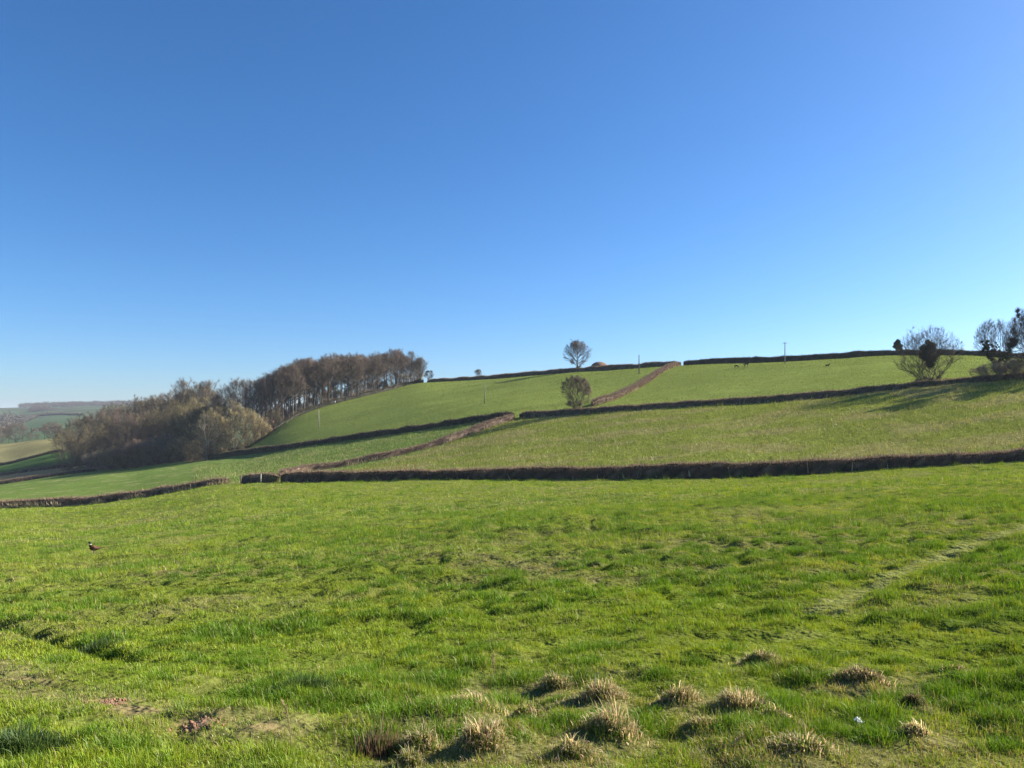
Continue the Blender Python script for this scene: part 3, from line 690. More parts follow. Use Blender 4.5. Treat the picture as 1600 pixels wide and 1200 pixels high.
def leaf_cloud(blobs, n, size, cols, rs, hang=0.):
    """many small leaves through the volume of several ellipsoid clumps"""
    w = np.array([b[3] ** 2 for b in blobs], float); w /= w.sum(); k = rs.choice(len(blobs), n, p=w)
    B = np.array([b[:3] for b in blobs])[k]; R = np.array([b[3] for b in blobs])[k]
    d = rs.normal(0, 1, (n, 3)); d /= np.linalg.norm(d, axis=1)[:, None]
    rr = (.45 + .6 * rs.rand(n) ** .6) * (1 + .25 * np.sin(d[:, 0] * 5 + k) * np.sin(d[:, 2] * 5 + 2 * k))
    c = B + d * (R * rr)[:, None] * [1, 1, .95]
    a = rs.normal(0, 1, (n, 3)) + d * .3; a /= np.linalg.norm(a, axis=1)[:, None]
    b = np.cross(a, rs.normal(0, 1, (n, 3))); b /= np.linalg.norm(b, axis=1)[:, None]; s = size * (.6 + .8 * rs.rand(n))[:, None]
    V = np.stack([c - a * s, c + b * s * .6, c + a * s, c - b * s * .6], 1).reshape(-1, 3)
    q = np.arange(n * 4).reshape(-1, 4); ci = np.asarray(cols)[rs.choice(len(cols), n)] * (.7 + .6 * rs.rand(n))[:, None]
    return V, q, np.repeat(ci, 4, axis=0)

VAR = {}
def variant(key, seed, H, *a, **k):
    tb, cb, pts = grow(seed, H, *a, **k)
    VAR[key] = (tb.mesh('trunk_' + key, M_BARK, True), cb.mesh('crown_' + key, M_TWIG), pts, H)
RED, GREY, OLV, DRK = (.14, .104, .08), (.14, .112, .085), (.20, .17, .085), (.115, .097, .062)
for i in range(6):   # tall wood trees with clear stems
    variant('tall%d' % i, 200 + i, 18, (.40, .34, .46, .38, .5, .3)[i], (0, 0, .64), (.27 + .03 * (i % 3), .27 + .03 * (i % 3), .36), limbs=18, kids=(7, 5), twigs=5, twc=(RED, RED, GREY, RED, RED, GREY)[i], tw=(.045, .00075), low=68, r0=.017, stems=1 + (i == 3), spread=.18, lump=.12)
for i in range(3):   # thin open trees
    variant('open%d' % i, 220 + i, 16, .34, (0, 0, .62), (.27, .27, .40), limbs=18, kids=(7, 6), twigs=5, twc=GREY, tw=(.045, .0007), low=55, r0=.016)
for i in range(4):   # bushy trees branching low
    variant('bushy%d' % i, 240 + i, 14, .16, (0, 0, .52), (.40, .40, .47), stems=3, spread=.4, limbs=30, kids=(7, 6), twigs=5, twc=(OLV, DRK, RED, GREY)[i], tw=(.05, .0011), low=85, upw=.2, lump=.25)
for i in range(3):   # thicket shrubs
    variant('shrub%d' % i, 260 + i, 6, .06, (0, 0, .46), (.50, .50, .52), stems=6, spread=.75, limbs=34, kids=(7, 5), twigs=6, twc=((.25, .17, .115), (.25, .205, .11), (.22, .185, .135))[i], tw=(.08, .0016), low=80, upw=.25, lump=.22)
for i in range(2):   # broad masses of twigs down to the ground
    variant('mass%d' % i, 270 + i, 14, .05, (0, 0, .46), (.46, .46, .52), stems=5, spread=.55, limbs=46, kids=(8, 5), twigs=5, twc=((.25, .205, .105), (.15, .125, .07))[i], tw=(.045, .0010), low=95, upw=.15, lump=.3)
variant('oak', 281, 12, .17, (0, 0, .59), (.49, .44, .42), stems=1, spread=.3, limbs=34, kids=(9, 7), twigs=6, twc=(.15, .115, .085), tw=(.045, .0009), low=98, high=8, r0=.026, lump=.08)
variant('haw', 285, 9.5, .14, (-.02, 0, .56), (.43, .41, .43), stems=3, spread=.4, limbs=42, kids=(8, 6), twigs=8, twc=(.125, .095, .074), tw=(.05, .0012), low=92, upw=.2, lump=.12)
variant('ash', 290, 11, .12, (0, 0, .54), (.54, .48, .46), stems=7, spread=1.0, limbs=42, kids=(8, 6), twigs=5, bark=(.075, .062, .05), twc=(.11, .088, .068), tw=(.06, .0008), low=84, upw=.5, r0=.022, lump=.1)
variant('ivied', 293, 11.5, .22, (.03, 0, .58), (.52, .45, .45), stems=3, spread=.5, limbs=30, kids=(8, 7), twigs=5, bark=(.09, .075, .06), twc=(.11, .09, .07), tw=(.06, .0008), low=80, upw=.5, r0=.024, lump=.1)
variant('pale', 296, 11, .28, (0, 0, .6), (.34, .34, .42), stems=2, spread=.3, limbs=12, kids=(4, 3), twigs=3, bark=(.36, .32, .25), twc=(.33, .28, .21), tw=(.06, .0013), low=70, r0=.022)
variant('dense', 298, 13, .2, (0, 0, .58), (.42, .42, .42), stems=3, spread=.35, limbs=34, kids=(7, 6), twigs=6, bark=(.09, .075, .06), twc=(.08, .065, .05), tw=(.05, .0016), low=90)

_rr = random.Random(5)
def tree(key, x, y, H, label, name='bare_tree', cat='tree', group=None, wide=1.0, rot=None, sink=0):
    tm, cm, sk, H0 = VAR[key]; s = H / H0
    root = empty(name, (x, y, ground_z(x, y) - sink)); root.rotation_euler.z = _rr.random() * 6.28 if rot is None else rot
    root.scale = (s * wide, s * wide, s)
    obj('trunk', tm, root); obj('crown', cm, root)
    return tag(root, label, cat, group)

def top_height(px, Y, py_top, x=None):
    X = (px - CX) / F * Y
    return (HY - py_top) / F * Y - ground_z(X, Y)

rnd = random.Random(77)
# ridge wood: front row on the edge, two rows behind it
topline = [(392, 606), (410, 590), (425, 580), (440, 572), (458, 566), (475, 562), (500, 560), (522, 556), (550, 551), (575, 555), (600, 550), (622, 548), (642, 555), (656, 563), (668, 578)]
def top_at(p): return float(np.interp(p, [a for a, b in topline], [b for a, b in topline]))
GW = 'bare trees of the ridge wood'
front = [445, 453, 462, 472, 481, 491, 500, 510, 517, 528, 537, 547, 556, 563, 573, 582, 590, 600, 609, 617, 627, 637, 646]
for i, p in enumerate(front):
    Y = float(line_at(5, np.array([p * 1.0]))[1][0]) + 1.5 + rnd.random() * 3
    H = top_height(p, Y, top_at(p) + rnd.choice([-2, 1, 3, 6, 10, 14])); x, y = at_depth(p + rnd.uniform(-5, 5), Y)
    tree('tall%d' % rnd.randrange(6), x, y, H, 'bare brown tree in the front row of the ridge wood, its pale stem showing', group=GW, wide=rnd.uniform(.8, 1.25))
for i in range(46):
    p = 400 + 250 * (i % 23) / 22 + rnd.uniform(-4, 4)
    Y = float(line_at(5, np.array([max(p, 430)]))[1][0]) + (rnd.uniform(8, 22) if i < 23 else rnd.uniform(24, 55))
    H = min(25, top_height(p, Y, top_at(p) + rnd.uniform(0, 8))); x, y = at_depth(p, Y)
    tree('tall%d' % rnd.randrange(6), x, y, H, 'bare brown tree deep inside the ridge wood, half hidden by the front row', group=GW, wide=rnd.uniform(.95, 1.25))
x, y = at_depth(656, 330.5); tree('oak', x, y, top_height(656, 330.5, 560), 'last tall bare tree at the right-hand end of the ridge wood', group=GW, wide=.8)
for i in range(40):
    p = 410 + 236 * (i % 20) / 19 + rnd.uniform(-4, 4); Y = float(line_at(5, np.array([p]))[1][0]) + (rnd.uniform(1.5, 7) if i < 20 else rnd.uniform(9, 26)); x, y = at_depth(p, Y)
    tree('shrub%d' % rnd.randrange(3), x, y, rnd.uniform(1.4, 3.2) if i < 20 else rnd.uniform(5, 8), 'leafless shrub growing under the ridge wood trees', 'shrub', 'shrub', 'shrubs under the ridge wood', 1.1)
# lower wood on the left
GL = 'bare trees of the lower wood'
low_top = [(96, 672), (104, 660), (120, 650), (145, 640), (170, 632), (195, 627), (220, 621), (245, 613), (262, 611), (290, 604), (322, 601), (345, 607), (365, 600), (385, 598), (402, 602)]
def lt(p): return float(np.interp(p, [a for a, b in low_top], [b for a, b in low_top]))
for i in range(30):
    p = 110 + 228 * (i + .5) / 30 + rnd.uniform(-6, 6); back = i % 2
    Y = (rnd.uniform(345, 385) if back else rnd.uniform(292, 335)) - max(0, (p - 230)) * .25
    H = top_height(p, Y, lt(p) + (rnd.uniform(-2, 8) if back else rnd.uniform(10, 26))); x, y = at_depth(p, Y)
    tree(rnd.choice(['bushy1', 'bushy3', 'bushy2', 'bushy1'] if back else ['mass1', 'bushy0', 'mass1', 'bushy2', 'mass1']), x, y, H, 'bare tree massed with its neighbours in the dark lower wood', group=GL, wide=rnd.uniform(.7, 1.0))
for p, Y, t_, k_, lab in [(283, 330, 600, 'open1', 'thin-topped bare tree standing above the lower wood, left one of two'), (322, 335, 598, 'open2', 'thin-topped bare tree standing above the lower wood, with a dark clump in its crown'),
    (352, 318, 606, 'open0', 'sparse grey tree in the gap between the two woods, leftmost'), (368, 322, 600, 'open1', 'sparse grey tree in the gap between the two woods, second one'), (384, 318, 596, 'open2', 'sparse grey tree in the gap between the two woods, tallest'),
    (99, 385, 668, 'bushy1', 'rounded dark tree closing the left end of the lower wood')]:
    x, y = at_depth(p, Y); tree(k_, x, y, top_height(p, Y, t_), lab, group=GL, wide=.85)
for p, Y, t_, k_, w_, lab in [(335, 256, 640, 'mass0', 1.0, 'olive brown bushy tree behind the pale dead tree'), (365, 254, 628, 'mass0', 1.05, 'broad sunlit bushy tree at the right end of the lower wood'),
    (390, 258, 640, 'mass0', .9, 'rounded brown tree against the foot of the ridge wood slope'), (310, 268, 628, 'mass0', .9, 'bushy brown tree left of the pale dead tree'), (425, 272, 634, 'mass1', .8, 'grey rounded bush-like tree at the foot of the ridge wood'),
    (408, 262, 652, 'shrub1', .9, 'low grey shrub in the corner below the ridge wood')]:
    x, y = at_depth(p, Y); tree(k_, x, y, top_height(p, Y, t_), lab, group=GL, wide=w_)
for p, Y, t_, k_, w_, lab in [(143, 278, 706, 'shrub2', 1.0, 'small grey brown bush at the left end of the thicket'), (175, 276, 697, 'shrub1', 1.1, 'rounded grey brown bush near the left end of the thicket'), (160, 281, 704, 'shrub2', 1.0, 'bush between the two rounded bushes of the thicket'),
    (196, 276, 692, 'shrub0', 1.1, 'reddish leafless bush in the middle of the thicket'), (215, 273, 686, 'shrub0', 1.1, 'reddish leafless bush, taller, in the middle of the thicket'), (232, 271, 684, 'shrub2', 1.0, 'twiggy grey bush right of the reddish ones'),
    (250, 268, 680, 'shrub0', 1.1, 'tall reddish bush towards the right of the thicket'), (268, 266, 680, 'shrub2', 1.0, 'dark twiggy bush below the bushy brown tree'), (285, 262, 682, 'shrub1', 1.1, 'olive bush left of the pale dead tree'), (303, 258, 688, 'shrub1', 1.0, 'low olive bush at the foot of the pale dead tree'),
    (322, 253, 694, 'shrub0', 1.1, 'low brown bush beside the black hedge end'), (345, 250, 694, 'shrub1', 1.0, 'small bush at the field corner above the black hedge')]:
    x, y = at_depth(p, Y); tree(k_, x, y, top_height(p, Y, t_), lab, 'shrub', 'shrub', 'bushes of the thicket before the lower wood', w_)
x, y = at_depth(324, 252); tree('pale', x, y, top_height(324, 252, 648), 'pale dead tree with bleached branches in front of the lower wood', 'dead_tree', 'tree', wide=1.0)
# single trees
x, y = at_depth(902, 274); tree('oak', x, y, top_height(902, 274, 534), 'lone round-headed bare tree with two stems on the skyline', 'bare_tree', 'tree', rot=.4, wide=1.0)
x, y = at_pixel(902, 647, 120); y += 1.4; tree('haw', x, y, top_height(902, y, 587), 'dense leafless bush-like tree growing in the mid-slope hedge', 'bare_tree', 'tree', rot=1.0)
x, y = at_depth(747, 330); tree('oak', x, y, top_height(747, 330, 577.5), 'treetop just showing over the skyline hedge right of the ridge wood', 'bare_tree', 'tree', sink=0)
x, y = at_depth(670, 329); tree('dense', x, y, top_height(670, 329, 579), 'small dark bushy tree beside the end of the ridge wood', 'small_tree', 'tree', wide=1.0)
ash_x, ash_y = at_pixel(1455, 604, 110); ash_y += 1.0
ash = tree('ash', ash_x, ash_y, top_height(1455, ash_y, 512), 'wide many-stemmed bare tree with a round ivy clump in its middle', 'bare_tree', 'tree', rot=.2, wide=1.05)
iv_x, iv_y = at_depth(1562, 136.5)
ivt = tree('ivied', iv_x, iv_y, top_height(1562, iv_y, 500), 'bare tree with ivy spreading up its limbs near the right edge', 'bare_tree', 'tree', rot=0, wide=.8)
x, y = at_depth(1618, 131); tree('dense', x, y, top_height(1618, 131, 482), 'dark dense tree cut off by the right edge of the view', 'dark_tree', 'tree', wide=.75)
for p, Y, t_, k_, lab in [(1690, 131, 490, 'dense', 'dark tree standing along the middle hedge beyond the right edge'), (1760, 128, 500, 'bushy1', 'brown tree standing along the middle hedge beyond the right edge'), (1715, 172, 520, 'dense', 'dark tree on the slope behind the middle hedge beyond the right edge'),]:
    x, y = at_depth(p, Y); tree(k_, x, y, top_height(p, Y, t_), lab, 'dark_tree', 'tree')
for p, Y, t_, lab in [(1532, 140, 571, 'low bush in the hedge left of the ivied tree'), (1480, 139, 590, 'low bush at the right foot of the wide bare tree'), (1585, 137, 570, 'low bush in the hedge right of the ivied tree'), (1437, 139, 592, 'low bush at the left foot of the wide bare tree'),
    (1550, 134, 566, 'dark bush at the left foot of the ivied tree'), (1574, 133, 560, 'dark bush at the right foot of the ivied tree'), (1600, 132, 555, 'dark bush in the hedge at the right edge')]:
    x, y = at_depth(p, Y); tree('shrub2', x, y, top_height(p, Y, t_), lab, 'shrub', 'shrub', wide=1.3)

IVY = [(.022, .045, .016), (.03, .055, .02), (.045, .065, .02), (.06, .07, .022)]
def ivy(root, blobs, n, size, seed):
    V, q, C = leaf_cloud(blobs, n, size, IVY, RS(seed)); s = root.scale
    V = V / np.array([s[0], s[1], s[2]])
    r = root.rotation_euler.z; c, sn = math.cos(-r), math.sin(-r); V = np.stack([V[:, 0] * c - V[:, 1] * sn, V[:, 0] * sn + V[:, 1] * c, V[:, 2]], 1)
    o = obj('ivy', mesh_np('ivy', V, [q], C, M_LEAF), root); o['label'] = 'dark evergreen ivy clump'
ivy(ash, [(.2, .3, 6.1, 1.15), (.5, 0, 7.3, .8), (-.6, .2, 6.9, .8), (.3, -.3, 5.0, 1.05), (1.3, 0, 5.6, .65), (-1.0, .1, 5.5, .55), (.2, .4, 8.1, .5), (1.0, .2, 6.8, .5), (.4, 0, 3.9, .7)], 6000, .14, 5)
_rs = RS(8); PA = VAR['ivied'][2]; pick = np.nonzero((PA[:, 2] > 1) & (PA[:, 2] < 7.6) & (PA[:, 0] < 1.6))[0]; pick = _rs.permutation(pick)[:120]
bl = [(*(PA[i] * np.array(ivt.scale)), .14 + .3 * _rs.rand() ** 2) for i in pick]
ivy(ivt, bl, 9000, .10, 6)

# evergreen on the skyline at the right
def evergreen(px, Y, top_py, label):
    X, _ = at_depth(px, Y); H = top_height(px, Y, top_py); z = ground_z(X, Y)
    root = empty('evergreen_tree', (X, Y, z)); rs = RS(31)
    t = MB(); t.tube([(0, 0, -.3), (.05, 0, H * .3), (-.05, 0, H * .6), (0, 0, H * .85)], [.22, .17, .12, .05], 7, (.10, .08, .06))
    for b in [(-.55, .1, .35), (.5, -.1, .42), (-.3, 0, .6), (.35, .1, .65)]:
        t.tube([(0, 0, H * (b[2] - .14)), (b[0] * .6, b[1], H * (b[2] - .05)), (b[0] * 1.6, b[1], H * b[2])], [.09, .06, .03], 5, (.10, .08, .06))
    obj('trunk', t.mesh('trunk', M_BARK, True), root)
    k = H / 6.0
    V, q, C = leaf_cloud([(0, 0, 5.1 * k, .8 * k), (-.3 * k, .2, 4.2 * k, 1.0 * k), (.45 * k, -.1, 3.5 * k, 1.05 * k), (-1.0 * k, 0, 3.4 * k, .75 * k), (.3 * k, 0, 2.3 * k, 1.0 * k), (1.0 * k, 0, 2.6 * k, .6 * k)], 3500, .17, IVY, rs)
    obj('crown', mesh_np('crown', V, [q], C, M_LEAF), root)
    tag(root, label, 'tree')
evergreen(1403, 226, 530, 'small dark evergreen tree alone on the right-hand skyline')

# far left valley trees
for i, (p, Y, t_, k_) in enumerate([(-14, 545, 660, 'bushy3'), (4, 560, 668, 'bushy1'), (14, 540, 666, 'open0'), (25, 535, 660, 'bushy3'), (36, 545, 664, 'open1'), (47, 560, 675, 'bushy1'), (58, 570, 680, 'bushy3'), (70, 540, 664, 'open2'), (80, 545, 659, 'bushy2'), (90, 540, 662, 'bushy2'), (100, 555, 670, 'bushy1')]):
    x, y = at_depth(p, Y)
    tree(k_, x, y, max(5, top_height(p, Y, t_)), 'hazy bare tree in the line beyond the yellow valley field', group='valley trees beyond the yellow field', wide=1.05)

# far woods: reads as one mass
def far_wood(label, pts, seed, size=9):
    rs = RS(seed); mb = MB()
    for (x, y, h) in pts:
        z = ground_z(x, y); n = 200
        V, q, C = leaf_cloud([(x, y, z + h * .62, h * .42), (x + rs.normal(0, h * .2), y, z + h * .45, h * .38), (x + rs.normal(0, h * .2), y, z + h * .3, h * .4)], n, h * .055, [(.13, .10, .085), (.10, .085, .07), (.16, .12, .10), (.07, .08, .045)], rs)
        mb.add(V, q, None, C)
        mb.tube([(x, y, z - 1), (x, y, z + h * .6)], [h * .025, h * .012], 4, (.12, .10, .08), False)
    tag(obj('far_wood', mb.mesh('far_wood', M_TWIG)), label, 'wood', kind='stuff')
rf = random.Random(3)
pts = []
for i in range(330):
    p = rf.uniform(-330, 34); Y = rf.uniform(760, 1500)
    if p > 12 and Y < 1000: continue
    pts.append((*at_depth(p, Y), rf.uniform(11, 17)))
far_wood('grey brown leafless wood covering the hazy hill at the left edge', pts, 41)
pts = []
for i in range(420):
    p = rf.uniform(30, 300); Y = rf.uniform(2050, 2560)
    pts.append((*at_depth(p, Y), rf.uniform(11, 16)))
for i in range(60):
    p = rf.uniform(46, 80); Y = rf.uniform(1700, 1800); pts.append((*at_depth(p, Y), rf.uniform(8, 12)))
far_wood('blue grey wood along the crest of the farthest hill', pts, 42)

# ------------------------------------------------------------------ mound on the skyline
def mound():
    X, Y = at_depth(936, 300); z0 = ground_z(X, Y) - 1; zt = (HY - 566.0) / F * Y
    n, m = 40, 10; V = []; rs = RS(4)
    for j in range(m + 1):
        f = j / m
        for i in range(n):
            a = 2 * math.pi * i / n; r = (1 - f) ** .8 * (1 + .07 * math.sin(3 * a + 1))
            V.append((r * 5.0 * math.cos(a), r * 4 * math.sin(a), (zt - z0) * (1 - (1 - f) ** 2.2) * (1 + .05 * rs.rand())))
    q = [(j * n + i, j * n + (i + 1) % n, (j + 1) * n + (i + 1) % n, (j + 1) * n + i) for j in range(m) for i in range(n)]
    V = np.array(V); C = np.array([.20, .12, .075]) * (.8 + .4 * rs.rand(len(V)))[:, None]
    me = mesh_np('mound', V, [np.array(q)], C, M_SOIL, True)
    tag(obj('mound', me, None, (X, Y, z0)), 'low brown mound showing above the skyline hedge beside the lone tree', 'mound')
mound()

# ------------------------------------------------------------------ poles, gate, marker
def pole(px, py, top_py, label, arm, col=(.42, .37, .29)):
    X, Y = at_pixel(px, py, 120); z = ground_z(X, Y); H = (HY - top_py) / F * Y - z
    root = empty('utility_pole', (X, Y, z)); s = MB(); s.tube([(0, 0, -.4), (0, 0, H * .5), (0, 0, H)], [.16, .14, .11], 10, col)
    obj('shaft', s.mesh('shaft', M_WOOD, True), root)
    if arm:
        c = MB(); c.box((0, -.14, H - .35), (1.3, .10, .12), col); o = obj('crossarm', c.mesh('crossarm', M_WOOD), root)
        for k in (-.55, 0, .55):
            i = MB(); i.tube([(k, -.14, H - .29), (k, -.14, H - .22), (k, -.14, H - .10)], [.03, .05, .03], 8, (.5, .5, .5)); obj('insulator', i.mesh('insulator', M_METAL, True), root)
    tag(root, label, 'pole', 'poles crossing the top fields')
pole(498, 667.5, 640, 'pale pole standing in the top field below the ridge wood', 0, (.36, .33, .23))
pole(757, 632, 599.5, 'thin weathered pole in the middle of the left top field', 0, (.24, .23, .14))
pole(998.5, 585, 554.5, 'dark pole on the skyline left of the climbing hedge', 0, (.16, .13, .11))
pole(1226.5, 569, 534.5, 'grey pole with a short crossarm on the skyline by the horses', 1, (.33, .30, .27))

def gate():
    X, Y = at_depth(392, 112.6); z = ground_z(X, Y); root = empty('field_gate', (X, Y, z)); W = 2.9; g = (.07, .075, .08)
    for i, h in enumerate((.18, .38, .58, .80, 1.08)):
        b = MB(); b.tube([(-W / 2, 0, h), (0, 0, h), (W / 2, 0, h)], .03, 8, g); obj('bar', b.mesh('bar', M_METAL, True), root)
    for k in (-1, 0, 1):
        b = MB(); b.tube([(k * W / 2, -.045, .12), (k * W / 2, -.045, .6), (k * W / 2, -.045, 1.12)], .03, 8, g); obj('upright', b.mesh('upright', M_METAL, True), root)
    b = MB(); b.tube([(-W / 2, .045, .18), (W / 2 * .95, .045, 1.08)], .025, 8, g); obj('brace', b.mesh('brace', M_METAL, True), root)
    root.rotation_euler.z = -.12
    tag(root, 'grey metal field gate set against the near end of the diagonal hedge', 'gate')
    for px, lab in ((407.5, 'pale wooden post at the right end of the field gate'), (376.5, 'brown wooden post at the left end of the field gate')):
        X, Y = at_depth(px, 112.4); z = ground_z(X, Y); p = MB(); p.tube([(0, 0, -.3), (0, 0, .7), (0.02, 0, 1.35), (.02, 0, 1.38)], [.1, .09, .085, .05], 9, (.5, .45, .36) if px > 400 else (.2, .15, .11))
        tag(obj('gate_post', p.mesh('gate_post', M_WOOD, True), None, (X, Y, z)), lab, 'post')
gate()
X, Y = at_pixel(524, 632, 200); Y -= .5; p = MB(); p.box((0, 0, .5), (.07, .07, 1.2), (.5, .45, .35)); p.box((0, -.06, 1.15), (.5, .03, .75), (.8, .8, .78))
o = tag(obj('white_marker', p.mesh('white_marker', M_WHITE), None, (X, Y, ground_z(X, Y))), 'small white marker board at the edge of the ridge wood', 'marker')

# ------------------------------------------------------------------ animals
def pheasant():
    X, Y = at_pixel(146, 871, 10); z = ground_z(X, Y)
    b = MB()
    # spine from beak to tail tip (facing left), radii (side, height), plumage colours
    sp = [((-.215, 0, .475), (.006, .006), (.55, .5, .3)), ((-.19, 0, .485), (.016, .016), (.5, .42, .25)), ((-.175, 0, .49), (.028, .03), (.45, .03, .02)), ((-.15, 0, .50), (.036, .04), (.02, .05, .04)),
          ((-.125, 0, .488), (.034, .04), (.02, .05, .045)), ((-.115, 0, .45), (.036, .04), (.02, .045, .05)), ((-.118, 0, .42), (.044, .045), (.75, .73, .68)), ((-.118, 0, .395), (.052, .052), (.22, .07, .035)),
          ((-.11, 0, .365), (.068, .068), (.20, .06, .03)), ((-.08, 0, .31), (.095, .10), (.14, .04, .025)), ((-.02, 0, .265), (.112, .115), (.26, .11, .05)), ((.06, 0, .25), (.112, .105), (.34, .20, .11)),
          ((.14, 0, .255), (.09, .082), (.24, .10, .05)), ((.20, 0, .26), (.058, .05), (.22, .10, .05)), ((.26, 0, .262), (.036, .026), (.26, .17, .09)), ((.36, 0, .27), (.026, .014), (.24, .16, .09)), ((.50, 0, .285), (.014, .007), (.15, .10, .06)), ((.60, 0, .295), (.003, .003), (.13, .09, .06))]
    b.tube([s[0] for s in sp], np.array([s[1] for s in sp]), 14, np.array([np.array(s[2]) * (1 if s[2][0] > .6 else .55) for s in sp]))
    for s in (-1, 1):
        b.tube([(.02, s * .05, .19), (.035, s * .05, .13), (.01, s * .05, .07), (.0, s * .05, .005)], [.04, .022, .01, .009], 7, (.30, .22, .16))
        for a in (-.5, 0, .5): b.tube([(0, s * .05, .01), (-.055 * math.cos(a), s * .05 + .055 * math.sin(a), .004)], [.007, .004], 5, (.3, .25, .18))
        b.tube([(.0, s * .05, .008), (.03, s * .05, .004)], [.006, .003], 5, (.3, .25, .18))
    root = obj('pheasant', b.mesh('pheasant', M_FEATHER, True), None, (X, Y, z)); root.rotation_euler.z = .25
    for s in (-1, 1):
        w = MB(); w.tube([(-.06, s * .098, .315), (.0, s * .116, .29), (.08, s * .112, .27), (.17, s * .08, .262), (.23, s * .05, .26)], np.array([(.012, .03), (.016, .062), (.016, .058), (.012, .036), (.004, .008)]), 10, np.array([(.17, .06, .025), (.11, .04, .02), (.20, .12, .065), (.15, .08, .045), (.1, .06, .035)]))
        obj('wing', w.mesh('wing', M_FEATHER, True), root)
    for s in (-1, 1):
        e = MB(); e.tube([(-.163, s * .030, .506), (-.163, s * .036, .506)], [.006, .004], 8, (.01, .01, .01)); obj('eye', e.mesh('eye', M_COAT, True), root)
    tag(root, 'cock pheasant with a white neck ring and russet body standing in the grass', 'pheasant')
pheasant()

def horse(px, py, Y0, length_px, label, pose, flip, name='horse'):
    X, Y = at_pixel(px, py, 150); z = ground_z(X, Y); s = length_px / F * Y / 2.0    # 2.0 m nose to tail in model space
    J = []; E = []; R = []
    def j(p, r, q=None):
        J.append(p); R.append(r)
        if q is not None: E.append((q, len(J) - 1))
        return len(J) - 1
    lying = pose == 'lying'; dz = -.62 if lying else 0
    pel = j((-.45, 0, 1.18 + dz), (.23, .25)); bar = j((-.1, 0, 1.12 + dz), (.27, .29), pel); ch = j((.32, 0, 1.12 + dz), (.25, .30), bar); sh = j((.50, 0, 1.22 + dz), (.17, .23), ch)
    rump = j((-.68, 0, 1.16 + dz), (.17, .20), pel); 
    if pose == 'graze': neck = [(.72, 0, 1.08), (.90, 0, .78), (1.0, 0, .50)]; head = [(1.06, 0, .32), (1.05, 0, .12)]
    else: neck = [(.70, 0, 1.40 + dz), (.86, 0, 1.52 + dz), (.95, 0, 1.56 + dz)]; head = [(1.10, 0, 1.50 + dz), (1.32, 0, 1.36 + dz)]
    k = sh
    for p, r in zip(neck, ((.12, .19), (.10, .15), (.095, .12))): k = j(p, r, k)
    for p, r in zip(head, ((.085, .11), (.055, .07))): k = j(p, r, k)
    for sd in (-1, 1):
        if lying:
            a = j((.36, sd * .16, .35), (.11, .11), ch); a = j((.58, sd * .22, .12), (.065, .065), a); a = j((.30, sd * .24, .07), (.05, .05), a)
            a = j((-.50, sd * .2, .36), (.16, .16), pel); a = j((-.18, sd * .28, .16), (.09, .09), a); a = j((-.55, sd * .3, .07), (.055, .055), a)
        else:
            f = .06 * sd
            a = j((.40, sd * .14, .85), (.11, .12), ch); a = j((.40 + f, sd * .13, .50), (.065, .07), a); a = j((.39 + f, sd * .13, .16), (.045, .05), a); a = j((.43 + f, sd * .13, .03), (.06, .06), a)
            a = j((-.55, sd * .15, .90), (.15, .17), pel); a = j((-.48 - f, sd * .14, .72), (.11, .12), a); a = j((-.66 - f, sd * .14, .50), (.062, .07), a); a = j((-.62 - f, sd * .14, .16), (.047, .05), a); a = j((-.57 - f, sd * .14, .03), (.062, .06), a)
    me = D.meshes.new('horse'); me.from_pydata([Vector(p) for p in J], E, []); me.update()
    o = D.objects.new(name, me); COL.objects.link(o)
    md = o.modifiers.new('Skin', 'SKIN'); md.use_smooth_shade = True; md.branch_smoothing = .6
    if not me.skin_vertices: me.attributes.new
    bm = bmesh.new(); bm.from_mesh(me); L = bm.verts.layers.skin.verify(); bm.verts.ensure_lookup_table()
    for i, v in enumerate(bm.verts): v[L].radius = R[i]; v[L].use_root = (i == 0)
    bm.to_mesh(me); bm.free()
    sub = o.modifiers.new('Subdivision', 'SUBSURF'); sub.levels = 2; sub.render_levels = 2
    dg = bpy.context.evaluated_depsgraph_get(); ev = o.evaluated_get(dg); nm = D.meshes.new_from_object(ev)
    o.modifiers.clear(); o.data = nm; nm.materials.clear(); nm.materials.append(M_COAT)
    a = nm.attributes.get('Col') or nm.attributes.new('Col', 'FLOAT_COLOR', 'POINT')
    c4 = np.tile([.022, .017, .014, 1.], (len(nm.vertices), 1)).astype(np.float32); a.data.foreach_set('color', c4.ravel())
    o.location = (X, Y, z - .01); o.scale = (s * flip, s, s); o.rotation_euler.z = .15 * flip
    m = MB(); hd = np.array(neck); m.tube([hd[-1] + [-.02, 0, .10], hd[1] + [-.06, 0, .17], hd[0] + [-.1, 0, .2], np.array(J[sh]) + [-.02, 0, .21]], np.array([(.03, .03), (.03, .06), (.03, .06), (.02, .03)]), 7, (.012, .01, .009)); obj('mane', m.mesh('mane', M_COAT, True), o)
    t = MB(); t.tube([(-.80, 0, 1.22 + dz), (-.90, 0, 1.1 + dz), (-.93, 0, .8 + dz * .7), (-.9, 0, .5 + dz * .6)], [.04, .06, .07, .03], 7, (.012, .01, .009)); obj('tail', t.mesh('tail', M_COAT, True), o)
    for sd in (-1, 1):
        e = MB(); p = hd[-1] + (np.array([.02, sd * .06, .09]) if pose != 'graze' else np.array([-.08, sd * .06, .02])); e.tube([p, p + [.0, sd * .01, .07], p + [.0, sd * .015, .13]], [.03, .03, .008], 6, (.02, .016, .013)); obj('ear', e.mesh('ear', M_COAT, True), o)
    tag(o, label, 'horse', 'horses in the top field')
horse(1166.5, 575, 222, 10.5, 'larger dark horse standing in the top field under the skyline hedge', 'stand', 1)
horse(1150.5, 576.5, 218, 7.5, 'smaller dark horse grazing with its head down beside the larger one', 'graze', 1)
